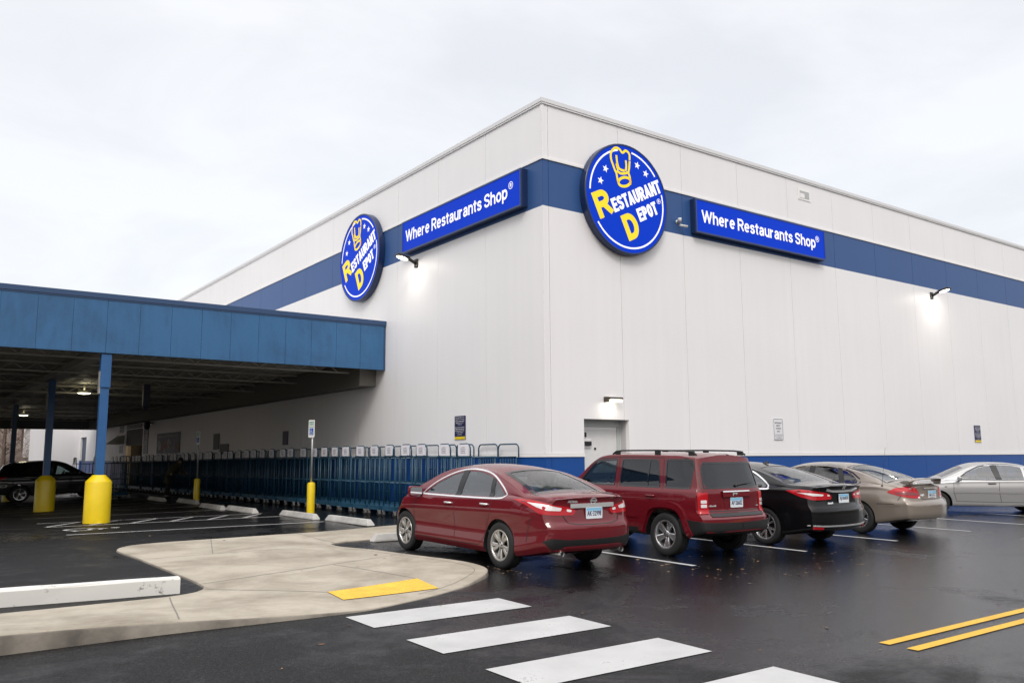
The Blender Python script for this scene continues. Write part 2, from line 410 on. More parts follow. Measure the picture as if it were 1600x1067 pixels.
def lerp_(a, b, t): return a + (b - a) * t
def hull(S, x0=None, x1=None, inset=0., zmin=None, ns=90, caps=True):
    """closed mesh of the car body from its section curves"""
    xr, xf = S['xr'], S['xf']
    x0 = xr if x0 is None else x0; x1 = xf if x1 is None else x1
    full = inset == 0
    top, sh, wd, bot, drop = S['top'], S['sh'], S['w'], S['bot'], S['drop']
    # stations: denser near the ends
    ts = [.5 - .5 * math.cos(math.pi * i / ns) for i in range(ns + 1)]
    ts = [.55 * t + .45 * i / ns for i, t in enumerate(ts)]
    X = [x0 + (x1 - x0) * t for t in ts]
    def ring(x):
        w = wd(x) - inset; zs = sh(x); zt = top(x) - inset; zb = bot(x) if zmin is None else zmin
        gw = w - S['shoulder']; cab = max(0., zt - zs)
        tum = S['tumble'](x) if callable(S['tumble']) else S['tumble']
        dr = min(drop(x), max(.012, cab * .55)); ze = zt - dr
        ye = gw - tum * max(0, ze - zs) ** S.get('tpow', 1.1)
        hgt = zs - zb; mixf = sm((cab - .075) / .07)
        P = [(0, zb), (w * .55, zb), (w * .90, zb + .006), (w * .965, zb + .05), (w * S.get('sill', .975), zb + .12)]
        zl = [.30, .52, .72, .88]
        for k, fr in enumerate(zl):
            z = zb + .12 + (zs - zb - .12) * fr; P.append((w * S['side'][k], z))
        P.append((w - S['shoulder'] * .35, zs - .012))
        # cabin branch and bonnet / boot branch, blended
        z8 = min(zs + .03, ze - .004); A = [(gw + .012, z8 - .002)]
        for fr in (.12, .4, .75, .95):
            z = z8 + (ze - z8) * fr; A.append((gw - tum * max(0, z - zs) ** S.get('tpow', 1.1) + S['bulge'] * math.sin(math.pi * fr), z))
        z9 = zs + max(.004, (ze - zs) * .4); B = [(gw + .012, zs + .002)]
        for fr in (.12, .4, .75, .95): B.append((gw - .05 * fr, z9 + (max(ze, z9 + .004) - z9) * fr))
        P += [(lerp_(b_[0], a_[0], mixf), lerp_(b_[1], a_[1], mixf)) for a_, b_ in zip(A, B)]
        ye = lerp_(B[-1][0] - .01, ye, mixf); ze = P[-1][1] + .002 if mixf < 1 else ze
        dr = zt - ze
        P.append((ye - .012, ze + dr * .18))
        for fr in (.88, .72, .5, .25): P.append((ye * fr, ze + dr * (1 - fr ** 2.2)))
        P.append((0, zt))
        return P
    rings = []
    for x in X:
        P = ring(x); C = catmull([(y, z) for y, z in P], 3); C[0] = P[0]; C[-1] = P[-1]
        rings.append([(max(0., y), z) for y, z in C])
    m = len(rings[0]); vs = []; fs = []
    fr_, rr_ = S['front'], S['rear']; RL = 1.0
    def wx(x, y, z):
        if not full: return x
        a = sm(1 - (x - xr) / RL); b = sm(1 - (xf - x) / RL)
        return x + a * (rr_(y, z) - xr + .03) + b * (fr_(y, z) - xf - .03)
    idx = []
    for x, rg in zip(X, rings):
        row = []
        for i, (y, z) in enumerate(rg): row.append(len(vs)); vs.append((wx(x, y, z), y, z))
        for i in range(m - 2, 0, -1): y, z = rg[i]; row.append(len(vs)); vs.append((wx(x, -y, z), -y, z))
        idx.append(row)
    n = len(idx[0])
    for a, b in zip(idx, idx[1:]):
        for j in range(n): k = (j + 1) % n; fs.append((a[j], a[k], b[k], b[j]))
    # end caps: rows straight across the car
    K = 22
    for e, sgn in ((0, -1), (len(X) - 1, 1)):
        rg = rings[e]; row = idx[e]; grid = []
        ztop = rg[-1][1]; zbot = rg[0][1]
        for i in range(m):
            y0, z0 = rg[i]
            if i in (0, m - 1): grid.append([row[i]] * (K + 1)); continue
            L = [row[i]]
            for c in range(1, K):
                u = 1 - 2 * c / K; u = math.copysign(abs(u) ** .85, u); y = y0 * u
                d = min(y0 - abs(y), (ztop - z0) * 1.2 + .0, (z0 - zbot) * 1.2); rad = .03
                e_ = rad - math.sqrt(max(0, rad * rad - max(0, rad - d) ** 2)) if d < rad else 0
                if full:
                    xx = (rr_(y, z0) + e_) if sgn < 0 else (fr_(y, z0) - e_)
                else: xx = X[e]
                L.append(len(vs)); vs.append((xx, y, z0))
            L.append(row[n - i]); grid.append(L)
        k0 = next(i for i in range(m) if rg[i][1] > zbot + .012 and rg[i][0] > .3 * max(p_[0] for p_ in rg))
        k1 = max(i for i in range(m) if rg[i][1] < ztop - .010)
        for i in range(k0, k1):
            for c in range(K):
                q = (grid[i][c], grid[i][c + 1], grid[i + 1][c + 1], grid[i + 1][c])
                fs.append(q if sgn > 0 else q[::-1])
        lo = [row[n - i] for i in range(k0 - 1, 0, -1)] + [row[i] for i in range(0, k0)]
        f_ = lo[::-1] + grid[k0][::1]; f_ = lo + grid[k0]
        fs.append(tuple(f_ if sgn < 0 else f_[::-1]))
        hi = [row[i] for i in range(k1 + 1, m)] + [row[n - i] for i in range(m - 2, k1, -1)]
        f_ = hi + grid[k1][::-1]
        fs.append(tuple(f_ if sgn < 0 else f_[::-1]))
    bm = bmesh.new(); V = [bm.verts.new(v) for v in vs]
    for f in fs:
        try: fc = bm.faces.new([V[i] for i in f]); fc.smooth = True
        except ValueError: pass
    bmesh.ops.delete(bm, geom=[v for v in bm.verts if not v.link_faces], context='VERTS')
    bmesh.ops.remove_doubles(bm, verts=bm.verts[:], dist=1e-4)
    bmesh.ops.recalc_face_normals(bm, faces=bm.faces[:])
    me = bpy.data.meshes.new('hull'); bm.to_mesh(me); bm.free(); return me

def temp(me, mats):
    me.materials.clear()
    for m in mats: me.materials.append(m)
    o = bpy.data.objects.new('tmp', me); COL.objects.link(o); return o
S_SELF = []
def carve(me, mats, cutters):
    o = temp(me, mats); extra = []
    for cm, cmat in cutters:
        c = temp(cm, [cmat]); extra.append(c)
        md = o.modifiers.new('b', 'BOOLEAN'); md.operation = 'DIFFERENCE'; md.solver = 'EXACT'; md.object = c
        md.material_mode = 'TRANSFER'; md.use_self = bool(S_SELF)
    dg = bpy.context.evaluated_depsgraph_get(); dg.update()
    out = bpy.data.meshes.new_from_object(o.evaluated_get(dg))
    for c in extra + [o]: bpy.data.objects.remove(c)
    return out
def prism_mesh(vw, outline, d0, d1, r=0.):
    """solid from an outline seen in a view, between depths d0..d1 along the view direction"""
    o2 = [uv(vw, p) for p in outline]
    if r: o2 = round_poly(o2, r)
    n = len(o2); vs = [vw['U'] * u + vw['V'] * v + vw['D'] * d for d in (d0, d1) for u, v in o2]
    fs = [tuple(range(n))[::-1], tuple(range(n, 2 * n))] + [(i, (i + 1) % n, (i + 1) % n + n, i + n) for i in range(n)]
    mb = MB(); mb.add(vs, fs); return mb
def join_mesh(mbs):
    mb = MB()
    for b in mbs: mb.add(b.v, b.f)
    me = mb.mesh('cut', []); bm = bmesh.new(); bm.from_mesh(me); bmesh.ops.recalc_face_normals(bm, faces=bm.faces[:]); bm.to_mesh(me); bm.free(); return me
def grow(outline, d):
    """outline (3D points in one view plane order) pushed outward from its middle by d"""
    P = [Vector(p) for p in outline]; c = sum(P, Vector()) / len(P)
    return [p + (p - c).normalized() * d for p in P]

# ------------------------------------------------------------------ wheels
def wheel(parent, x, y, s, rt, rr, width, style, mats=(ALLOY, DISC)):
    """wheel > tyre, rim.  s=+1: outer face towards +y"""
    root = empty('wheel', (x, y, rt), parent=parent)
    M = Matrix.Rotation(-s * math.pi / 2, 4, 'X')
    h = width / 2
    t = MB()
    prof = [(rr - .005, h * .80), (rr + .008, h * .93), (rr + (rt - rr) * .35, h * 1.0), (rr + (rt - rr) * .62, h * 1.0), (rr + (rt - rr) * .82, h * .95), (rt - .010, h * .86), (rt - .002, h * .72), (rt, h * .60)]
    tread = []
    for k in range(4):
        z = h * (.55 - k * .37); tread += [(rt, z), (rt, z - h * .26), (rt - .007, z - h * .28), (rt - .007, z - h * .35)]
    prof = prof + tread[:-2] + [(r_, -z) for r_, z in prof[::-1]]
    t.lathe(prof, 56, M); t.build('tyre', RUBBER, root, fix=True)
    w = MB()
    w.lathe([(rr + .012, h * .90), (rr + .008, h * .965), (rr - .012, h * .95), (rr - .022, h * .80), (rr - .03, h * .2), (rr - .03, -h * .6)], 56, M, 0)
    # back plate / brake
    w.lathe([(rr - .03, h * .05), (0.001, h * .05)], 40, M, 1)
    w.lathe([(rr * .66, h * .16), (rr * .66, h * .22), (.001, h * .22)], 40, M, 1)
    n, a0, kind = style['n'], style.get('a', 0), style['kind']
    zc, zo = h * style.get('hub', .55), h * style.get('rim', .86)
    for i in range(n):
        a = a0 + 2 * math.pi * i / n
        Rz = M @ Matrix.Rotation(a, 4, 'Z')
        for tw in style['spokes']:
            da, wi, wo, sk = tw        # angular shift, inner / outer half width, skew
            q = Rz @ Matrix.Rotation(da, 4, 'Z'); ri, ro = rr * style.get('ri', .18), rr - .012
            vs = []
            secs = 5
            for k in range(secs + 1):
                f = k / secs; r_ = ri + (ro - ri) * f; hw = wi + (wo - wi) * f ** style.get('pw', 1.)
                if kind == 'oval': hw = wi + (wo - wi) * math.sin(math.pi * min(1, f * .9 + .08))
                yy = sk * f * f; z1 = zc + (zo - zc) * f ** 1.3 + .008 * math.sin(math.pi * f)
                for sx_, zz in ((-1, z1 - .03), (-1, z1 - .006), (-.72, z1), (.72, z1), (1, z1 - .006), (1, z1 - .03)):
                    vs.append(q @ Vector((r_, yy + sx_ * hw, zz)))
            fs = [(6 * k + j, 6 * k + j + 1, 6 * k + 7 + j, 6 * k + 6 + j) for k in range(secs) for j in range(5)]
            b = len(w.v); w.add(vs, fs, 0, False)
            if style.get('face2'):
                for k in range(len(w.m) - len(fs), len(w.m)):
                    if (k - (len(w.m) - len(fs))) % 5 != 2: w.m[k] = 2
    hr = rr * style.get('hubr', .26)
    w.lathe([(hr, zc - .02), (hr * .98, zc + .004), (hr * .8, zc + .012), (hr * .55, zc + .012), (hr * .5, zc + .02), (.001, zc + .022)], 28, M, 0)
    for i in range(5):
        a = a0 + 2 * math.pi * (i + .5) / 5
        w.lathe([(.011, zc + .008), (.011, zc + .018), (.001, zc + .018)], 8, M @ Matrix.Translation((hr * .74 * math.cos(a), hr * .74 * math.sin(a), 0)), 1)
    w.build('rim', list(mats), root, fix=True, sharp=R(35))
    return root

def simple_box(mb, c, sz, rx=0., mi=0, bev=.03):
    """rounded cushion: centre, size, tilt about y"""
    bm = bmesh.new(); bmesh.ops.create_cube(bm, size=1)
    for v in bm.verts: v.co = (v.co.x * sz[0], v.co.y * sz[1], v.co.z * sz[2])
    bmesh.ops.bevel(bm, geom=bm.edges[:], offset=min(bev, min(sz) * .45), segments=3, affect='EDGES', profile=.5)
    mb.bm(bm, mi, True, Matrix.Translation(c) @ Matrix.Rotation(rx, 4, 'Y')); return mb
def interior(root, S, seats):
    """front seats, rear bench, dashboard, steering wheel"""
    for y in (.37, -.37):
        m = MB(); x = seats['front']; z = seats['z']
        simple_box(m, (x, y, z), (.52, .50, .16)); simple_box(m, (x - .30, y, z + .33), (.13, .48, .62), R(-14)); simple_box(m, (x - .40, y, z + .73), (.10, .26, .19), R(-10), bev=.05)
        m.build('seat', SEATG, root)
    m = MB(); x = seats['rear']; simple_box(m, (x, 0, seats['z'] + .02), (.5, 1.3, .16)); simple_box(m, (x - .30, 0, seats['z'] + .32), (.14, 1.28, .58), R(-18))
    for y in (.40, -.40): simple_box(m, (x - .42, y, seats['z'] + .67), (.09, .26, .15), R(-14), bev=.04)
    m.build('seat', SEATG, root)
    m = MB(); d = seats['dash']; simple_box(m, (d, 0, seats['dz']), (.5, 1.42, .22), R(8), bev=.07)
    if seats.get('shelf'): a, b, z = seats['shelf']; m.box(a, b, -.62, .62, z - .02, z)
    m.build('dashboard', CABIN, root)
    m = MB(); c = Vector((d - .36, .37, seats['dz'] + .05)); Mw = Matrix.Translation(c) @ Matrix.Rotation(R(-66), 4, 'Y')
    m.tube([Mw @ Vector((.185 * math.cos(t), .185 * math.sin(t), 0)) for t in np.linspace(0, 2 * math.pi, 25)], .016, 6)
    m.tube([Mw @ Vector((-.18, 0, 0)), Mw @ Vector((.18, 0, 0))], .02, 6); m.tube([Mw @ Vector((0, 0, 0)), Mw @ Vector((0, 0, -.25))], .03, 6)
    m.build('steering_wheel', BLACKP, root)

def plate(root, skin, y, z, text, w=.305, h=.155, tilt=0., off=.012, frame_mat=None):
    p, n = skin.hit(Vector((-6, y, z)), Vector((1, 0, 0)))
    o = Vector((p.x - off, y, z)); U = Vector((0, -1, 0)); V = Vector((tilt, 0, 1)).normalized()
    M = frame(o, U, V)
    mb = MB(); mb.prism(round_poly([(-w / 2, -h / 2), (w / 2, -h / 2), (w / 2, h / 2), (-w / 2, h / 2)], .012, 2), M, -.004, .0, 0)
    # blue fading at the top of the plate is printed in bands
    M2 = frame(o + M.to_3x3() @ Vector((0, 0, .0012)), U, V)
    for k, (a, b, mi) in enumerate(((.28, .46, 1), (.20, .28, 2), (.1, .20, 3))):
        mb.add([M2 @ Vector((sx * w * .475, sy * h, 0)) for sx, sy in ((-1, a), (1, a), (1, b), (-1, b))], [(0, 1, 2, 3)], mi)
    pl = mb.build('license_plate', [PLATEW, PLATEB, mat('plate mid', (.34, .58, .76), .4), mat('plate pale', (.52, .68, .80), .4)], root)
    t = MB(); put_text(t, text, frame(o + M.to_3x3() @ Vector((0, -h * .02, .0025)), U, V), .1, fit=(w * .86, h * .46), bold=.0022)
    t.build('lettering', PLATET, pl); return pl

def make_car(S, name, loc, heading, label, zs=1., cat='car', group=None):
    """heading: angle of the car's nose about z (0 = +x)"""
    root = empty(name, loc, heading, label, cat, group); root.scale = (1, 1, zs)
    root.rotation_euler = (S.get('roll', 0), S.get('pitch', 0), heading)
    me = hull(S); skin = Skin(me); S['skin'] = skin
    PT = S['paint']
    # ---- openings
    cut = []
    for ol in S.get('side_open', []):
        for s in (1, -1):
            vw = VL if s > 0 else VR
            cut.append(prism_mesh(vw, [sv(x, z, s) for x, z in ol], -1.4, -S.get('cab_in', .42), r=S.get('open_r', .05)))
    for ol, z0, z1 in S.get('top_open', []): cut.append(prism_mesh(VT, [(x, y, 0) for x, y in ol], -z1, -z0, r=.06))
    for ol, x0, x1 in S.get('rear_open', []): cut.append(prism_mesh(VB, [(0, y, z) for y, z in ol], x0, x1, r=.06))
    wells = []
    for ax in (0, S['wb']):
        for s in (1, -1):
            mb = MB(); rr = S['arch']; n = 36; pts = []
            for i in range(n): a = 2 * math.pi * i / n; pts.append((ax + rr * math.cos(a), S['rt'] + rr * math.sin(a)))
            if S.get('arch_poly'): pts = round_poly([(ax + u, S['rt'] + v) for u, v in S['arch_poly']], .16, 5)
            mb.prism(pts, frame((0, 0, 0), (1, 0, 0), (0, 0, 1)), -s * (S['W'] - .34), -s * (S['W'] + .2)); wells.append(mb)
    cab = hull(S, S['cab'][0], S['cab'][1], inset=.045, zmin=S['cab'][2], ns=40)
    S_SELF[:] = [1] if S.get('self') else []
    body = carve(me, [PT, BLACKP, CABIN], [(cab, CABIN), (join_mesh(cut), BLACKP), (join_mesh(wells), BLACKP)])
    bm = bmesh.new(); bm.from_mesh(body)
    for e in bm.edges:
        if len(e.link_faces) == 2 and e.calc_face_angle(0) > R(28): e.smooth = False
    for f in bm.faces: f.smooth = True
    # black lower belly
    bm.normal_update()
    bm.to_mesh(body); bm.free()
    body.name = 'body'
    names = [m.name for m in body.materials]
    # panel gaps drawn into the same mesh
    gap = MB()
    for side_path in S.get('gaps', []):
        for s in S.get('gap_sides', (1, -1)): ribbon(gap, skin, VL if s > 0 else VR, [sv(x, z, s) for x, z in side_path], .011, .0012)
    for path in S.get('rear_gaps', []): ribbon(gap, skin, VB, [(0, y, z) for y, z in path], .012, .0012)
    for path in S.get('top_gaps', []): ribbon(gap, skin, VT, [(x, y, 0) for x, y in path], .008, .0012)
    if gap.v:
        bm = bmesh.new(); bm.from_mesh(body); gi = names.index('black plastic') if 'black plastic' in names else 0
        V = [bm.verts.new(v) for v in gap.v]
        for f in gap.f:
            try: fc = bm.faces.new([V[i] for i in f]); fc.material_index = gi
            except ValueError: pass
        bm.to_mesh(body); bm.free()
    ob = bpy.data.objects.new('body', body); COL.objects.link(ob); ob.parent = root
    # ---- glass
    for k, (ol, gm) in enumerate(S.get('side_glass', [])):
        for s in (1, -1):
            mb = MB(); drape(mb, skin, VL if s > 0 else VR, [sv(x, z, s) for x, z in ol], off=-.004, skirt=0, r=S.get('open_r', .05), grid=.09); finish(mb, 'window', gm, root)
    for nm, ol, gm in S.get('top_glass', []): mb = MB(); drape(mb, skin, VT, [(x, y, 0) for x, y in ol], off=-.004, skirt=0, r=.06, grid=.09); finish(mb, nm, gm, root)
    for nm, ol, gm in S.get('rear_glass', []): mb = MB(); drape(mb, skin, VB, [(0, y, z) for y, z in ol], off=-.004, skirt=0, r=.06, grid=.09); finish(mb, nm, gm, root)
    # ---- black pillars, seals, chrome
    for nm, ol, m_, off, rad in S.get('side_patch', []):
        for s in (1, -1):
            mb = MB(); drape(mb, skin, VL if s > 0 else VR, [sv(x, z, s) for x, z in ol], off=off, r=rad); finish(mb, nm, m_, root)
    for nm, path, m_, w_, h_, closed in S.get('side_strip', []):
        for s in (1, -1):
            mb = MB(); ribbon(mb, skin, VL if s > 0 else VR, [sv(x, z, s) for x, z in (catmull(path, 4, True) if nm == 'window_trim' else path)], w_, mi=0, closed=closed, h=h_); mb.build(nm, m_, root)
    for nm, path, m_, w_, h_, closed in S.get('top_strip', []):
        mb = MB(); ribbon(mb, skin, VT, [(x, y, 0) for x, y in path], w_, closed=closed, h=h_); mb.build(nm, m_, root)
    for nm, path, m_, w_, h_, closed in S.get('rear_strip', []):
        mb = MB(); ribbon(mb, skin, VB, [(0, y, z) for y, z in path], w_, closed=closed, h=h_); mb.build(nm, m_, root)
    for nm, ol, m_, off, rad in S.get('rear_patch', []):
        mb = MB(); drape(mb, skin, VB, [(0, y, z) for y, z in ol], off=off, r=rad, grid=.05); finish(mb, nm, m_, root)
    # corner patches, mirrored; ('name', view azimuth, 3D outline, material, offset, radius, [inner patches])
    for nm, az, ol, m_, off, rad, inner in S.get('corner', []):
        for s in (1, -1):
            vw = view(az * s)
            mb = MB(); drape(mb, skin, vw, [(x, y * s, z) for x, y, z in ol], off=off, r=rad, grid=.045, skirt=.015); o = finish(mb, nm, m_, root)
            for nm2, ol2, m2, off2 in inner:
                mb = MB(); drape(mb, skin, vw, [(x, y * s, z) for x, y, z in ol2], off=off2, r=.012, grid=.045, skirt=.004); finish(mb, nm2, m2, o)
    # ---- doors' handles
    for x, z, hm in S.get('handles', []):
        for s in (1, -1):
            p, n = skin.hit(Vector((x, 3 * s, z)), Vector((0, -s, 0)))
            mb = MB(); mb.tube([p + Vector((d, s * o, 0)) for d, o in ((-.10, -.004), (-.09, .022), (-.05, .032), (.05, .032), (.09, .022), (.10, -.004))], [.010, .013, .015, .015, .013, .010], 8)
            mb.build('door_handle', hm, root)
    # ---- mirrors
    if 'mirror' in S:
        x, z, mm, sc = S['mirror']
        for s in (1, -1):
            p, n = skin.hit(Vector((x, 3 * s, z - .05)), Vector((0, -s, 0)))
            c = Vector((x + .02, p.y + s * .13, z))
            mb = MB(); bm = bmesh.new(); bmesh.ops.create_cube(bm, size=1)
            bmesh.ops.bevel(bm, geom=bm.edges[:], offset=.28, segments=4, affect='EDGES', profile=.6)
            for v in bm.verts: v.co = Vector((v.co.x * (.10 if v.co.x > 0 else .05), v.co.y * .20 * sc, v.co.z * .125 * sc * (1 + .25 * s * v.co.y)))
            mb.bm(bm, 0, True, Matrix.Translation(c))
            mb.tube([Vector((x + .01, p.y - s * .01, z - .055)), c + Vector((0, -s * .05, -.035))], [.03, .022], 8, 1)
            mo = mb.build('wing_mirror', [mm, BLACKP], root)
            g = MB(); g.prism(round_poly([(-.085 * sc, -.05 * sc), (.085 * sc, -.05 * sc), (.085 * sc, .05 * sc), (-.085 * sc, .05 * sc)], .03, 3), frame(c + Vector((-.028, 0, 0)), (0, -1, 0), (0, 0, 1)), 0, .004); g.build('mirror_glass', mat('mirror glass', (.6, .63, .65), .03, 1.), mo)
    # ---- wheels
    for ax in (0, S['wb']):
        for s in (1, -1): wheel(root, ax, s * (S['W'] - S.get('tuck', .035) - S['tw'] / 2), s, S['rt'], S['rr'], S['tw'], S['wheel'], S.get('wmats', (ALLOY, DISC)))
    for x0, x1, y, z, r_ in S.get('exhaust', []):
        mb = MB(); mb.tube([(x0, y, z), (x1, y, z)], r_, 16, 0, caps=False); mb.tube([(x0 + .02, y, z), (x1, y, z)], r_ * .85, 16, 1, caps=True); mb.build('exhaust_pipe', [CHROME, BLACKP], root)
    if 'seats' in S: interior(root, S, S['seats'])
    return root
def rear_text(root, skin, txt, y, z, w, h, m_, name='emblem', off=.004, bold=.01, tilt=0., depth=True):
    p, n = skin.hit(Vector((-6, y, z)), Vector((1, 0, 0)))
    U = Vector((0, -1, 0)); U = (U - n * U.dot(n)).normalized(); V = n.cross(U).normalized()
    if V.z < 0: V = -V
    M = frame(p + n * off, U, V); mb = MB(); put_text(mb, txt, M, .1, fit=(w, h), bold=bold); mb.build(name, m_, root); return M
# ================================================================== GROUND
def asphalt_material():
    m, nt, b = _nt('wet asphalt'); L = nt.links
    tc = N(nt, 'ShaderNodeTexCoord'); v = tc.outputs['Object']
    big = N(nt, 'ShaderNodeTexNoise', Scale=.3, Detail=6., Roughness=.62, Distortion=.9); L.new(v, big.inputs[0])
    mid = N(nt, 'ShaderNodeTexNoise', Scale=1.6, Detail=6., Roughness=.65); L.new(v, mid.inputs[0])
    fine = N(nt, 'ShaderNodeTexNoise', Scale=46., Detail=5., Roughness=.75); L.new(v, fine.inputs[0])
    agg = N(nt, 'ShaderNodeTexVoronoi', Scale=75.); L.new(v, agg.inputs[0])
    # wetness: broad patches, wetter out on the driving lane
    a = N(nt, 'ShaderNodeMath', operation='MULTIPLY_ADD'); a.inputs[1].default_value = .35; L.new(mid.outputs[0], a.inputs[0]); L.new(big.outputs[0], a.inputs[2])
    sep = N(nt, 'ShaderNodeSeparateXYZ'); L.new(v, sep.inputs[0])
    lane = N(nt, 'ShaderNodeMapRange'); lane.interpolation_type = 'SMOOTHSTEP'
    for i, q in enumerate((4.0, 10., -.13, .13)): lane.inputs[i + 1].default_value = q
    L.new(sep.outputs[0], lane.inputs[0])
    lane2 = N(nt, 'ShaderNodeMapRange'); lane2.interpolation_type = 'SMOOTHSTEP'     # sheltered under the canopy: drier
    for i, q in enumerate((20., 24., 0., -.12)): lane2.inputs[i + 1].default_value = q
    L.new(sep.outputs[1], lane2.inputs[0])
    s1 = N(nt, 'ShaderNodeMath', operation='ADD'); L.new(a.outputs[0], s1.inputs[0]); L.new(lane.outputs[0], s1.inputs[1])
    s2 = N(nt, 'ShaderNodeMath', operation='ADD'); L.new(s1.outputs[0], s2.inputs[0]); L.new(lane2.outputs[0], s2.inputs[1])
    wet = N(nt, 'ShaderNodeMapRange'); wet.interpolation_type = 'SMOOTHSTEP'
    for i, q in enumerate((.50, .74, 0., 1.)): wet.inputs[i + 1].default_value = q
    L.new(s2.outputs[0], wet.inputs[0])
    ro = N(nt, 'ShaderNodeMapRange')
    for i, q in enumerate((0., 1., .55, .15)): ro.inputs[i + 1].default_value = q
    L.new(wet.outputs[0], ro.inputs[0]); L.new(ro.outputs[0], b.inputs['Roughness'])
    cr = N(nt, 'ShaderNodeValToRGB'); e = cr.color_ramp.elements
    e[0].position = .40; e[0].color = (.0015, .0015, .0018, 1); e[1].position = .68; e[1].color = (.021, .0205, .022, 1); L.new(fine.outputs[0], cr.inputs[0])
    mx = N(nt, 'ShaderNodeMix'); mx.data_type = 'RGBA'; mx.blend_type = 'MULTIPLY'; mx.inputs[0].default_value = 1.
    cr2 = N(nt, 'ShaderNodeMapRange')
    for i, q in enumerate((.3, .7, .75, 1.2)): cr2.inputs[i + 1].default_value = q
    L.new(mid.outputs[0], cr2.inputs[0])
    st = N(nt, 'ShaderNodeMapRange')
    for i, q in enumerate((0., 1., .25, 2.1)): st.inputs[i + 1].default_value = q
    sc = N(nt, 'ShaderNodeSeparateColor'); L.new(agg.outputs['Color'], sc.inputs[0]); pw = N(nt, 'ShaderNodeMath', operation='POWER'); pw.inputs[1].default_value = 1.8; L.new(sc.outputs[0], pw.inputs[0]); L.new(pw.outputs[0], st.inputs[0])
    mxs = N(nt, 'ShaderNodeMix'); mxs.data_type = 'RGBA'; mxs.blend_type = 'MULTIPLY'; mxs.inputs[0].default_value = 1.; L.new(cr.outputs[0], mxs.inputs[6]); L.new(st.outputs[0], mxs.inputs[7]); L.new(mxs.outputs[2], mx.inputs[6]); L.new(cr2.outputs[0], mx.inputs[7]); L.new(mx.outputs[2], b.inputs['Base Color'])
    sp = N(nt, 'ShaderNodeMapRange')
    for i, q in enumerate((0., 1., .20, .50)): sp.inputs[i + 1].default_value = q
    L.new(wet.outputs[0], sp.inputs[0]); L.new(sp.outputs[0], b.inputs['Specular IOR Level'])
    ad = N(nt, 'ShaderNodeMath', operation='ADD'); L.new(fine.outputs[0], ad.inputs[0]); L.new(agg.outputs['Distance'], ad.inputs[1])
    bs = N(nt, 'ShaderNodeMapRange')
    for i, q in enumerate((0., 1., .8, .34)): bs.inputs[i + 1].default_value = q
    L.new(wet.outputs[0], bs.inputs[0])
    bp = N(nt, 'ShaderNodeBump', Distance=.006); L.new(bs.outputs[0], bp.inputs['Strength']); L.new(ad.outputs[0], bp.inputs['Height']); L.new(bp.outputs[0], b.inputs['Normal'])
    return m
ASPHALT = asphalt_material()
def concrete():
    """broom-finished slab: cloudy damp staining, dark specks, drag marks of the broom"""
    m, nt, b = _nt('pavement concrete'); L = nt.links; tc = N(nt, 'ShaderNodeTexCoord'); v = tc.outputs['Object']
    n1 = N(nt, 'ShaderNodeTexNoise', Scale=.9, Detail=9., Roughness=.68, Distortion=.3); L.new(v, n1.inputs[0])
    cr = N(nt, 'ShaderNodeValToRGB'); e = cr.color_ramp.elements; e[0].position = .32; e[0].color = (.21, .178, .132, 1); e[1].position = .60; e[1].color = (.395, .352, .285, 1); L.new(n1.outputs[0], cr.inputs[0])
    mp = N(nt, 'ShaderNodeMapping'); mp.inputs['Scale'].default_value = (2., 60., 1.); mp.inputs['Rotation'].default_value = (0, 0, .25); L.new(v, mp.inputs[0])
    n2 = N(nt, 'ShaderNodeTexNoise', Scale=1., Detail=3.); L.new(mp.outputs[0], n2.inputs[0])
    n3 = N(nt, 'ShaderNodeTexNoise', Scale=22., Detail=6., Roughness=.75); L.new(v, n3.inputs[0])
    r3 = N(nt, 'ShaderNodeMapRange')
    for i, q in enumerate((.30, .40, .55, 1.)): r3.inputs[i + 1].default_value = q
    L.new(n3.outputs[0], r3.inputs[0])
    r2 = N(nt, 'ShaderNodeMapRange')
    for i, q in enumerate((.3, .7, .92, 1.06)): r2.inputs[i + 1].default_value = q
    L.new(n2.outputs[0], r2.inputs[0]); ml = N(nt, 'ShaderNodeMath', operation='MULTIPLY'); L.new(r2.outputs[0], ml.inputs[0]); L.new(r3.outputs[0], ml.inputs[1])
    mx = N(nt, 'ShaderNodeMix'); mx.data_type = 'RGBA'; mx.blend_type = 'MULTIPLY'; mx.inputs[0].default_value = 1; L.new(cr.outputs[0], mx.inputs[6]); L.new(ml.outputs[0], mx.inputs[7]); L.new(mx.outputs[2], b.inputs['Base Color'])
    b.inputs['Roughness'].default_value = .72; bp = N(nt, 'ShaderNodeBump', Strength=.3, Distance=.006); L.new(n3.outputs[0], bp.inputs['Height']); L.new(bp.outputs[0], b.inputs['Normal']); return m
CONC = concrete()
JOINT = mat('concrete joint', (.17, .155, .135), rough=.9)
CURBD = mat('kerb face concrete', (.185, .165, .138), rough=.85, var=.6, vscale=1.5, bump=.3, bscale=30)
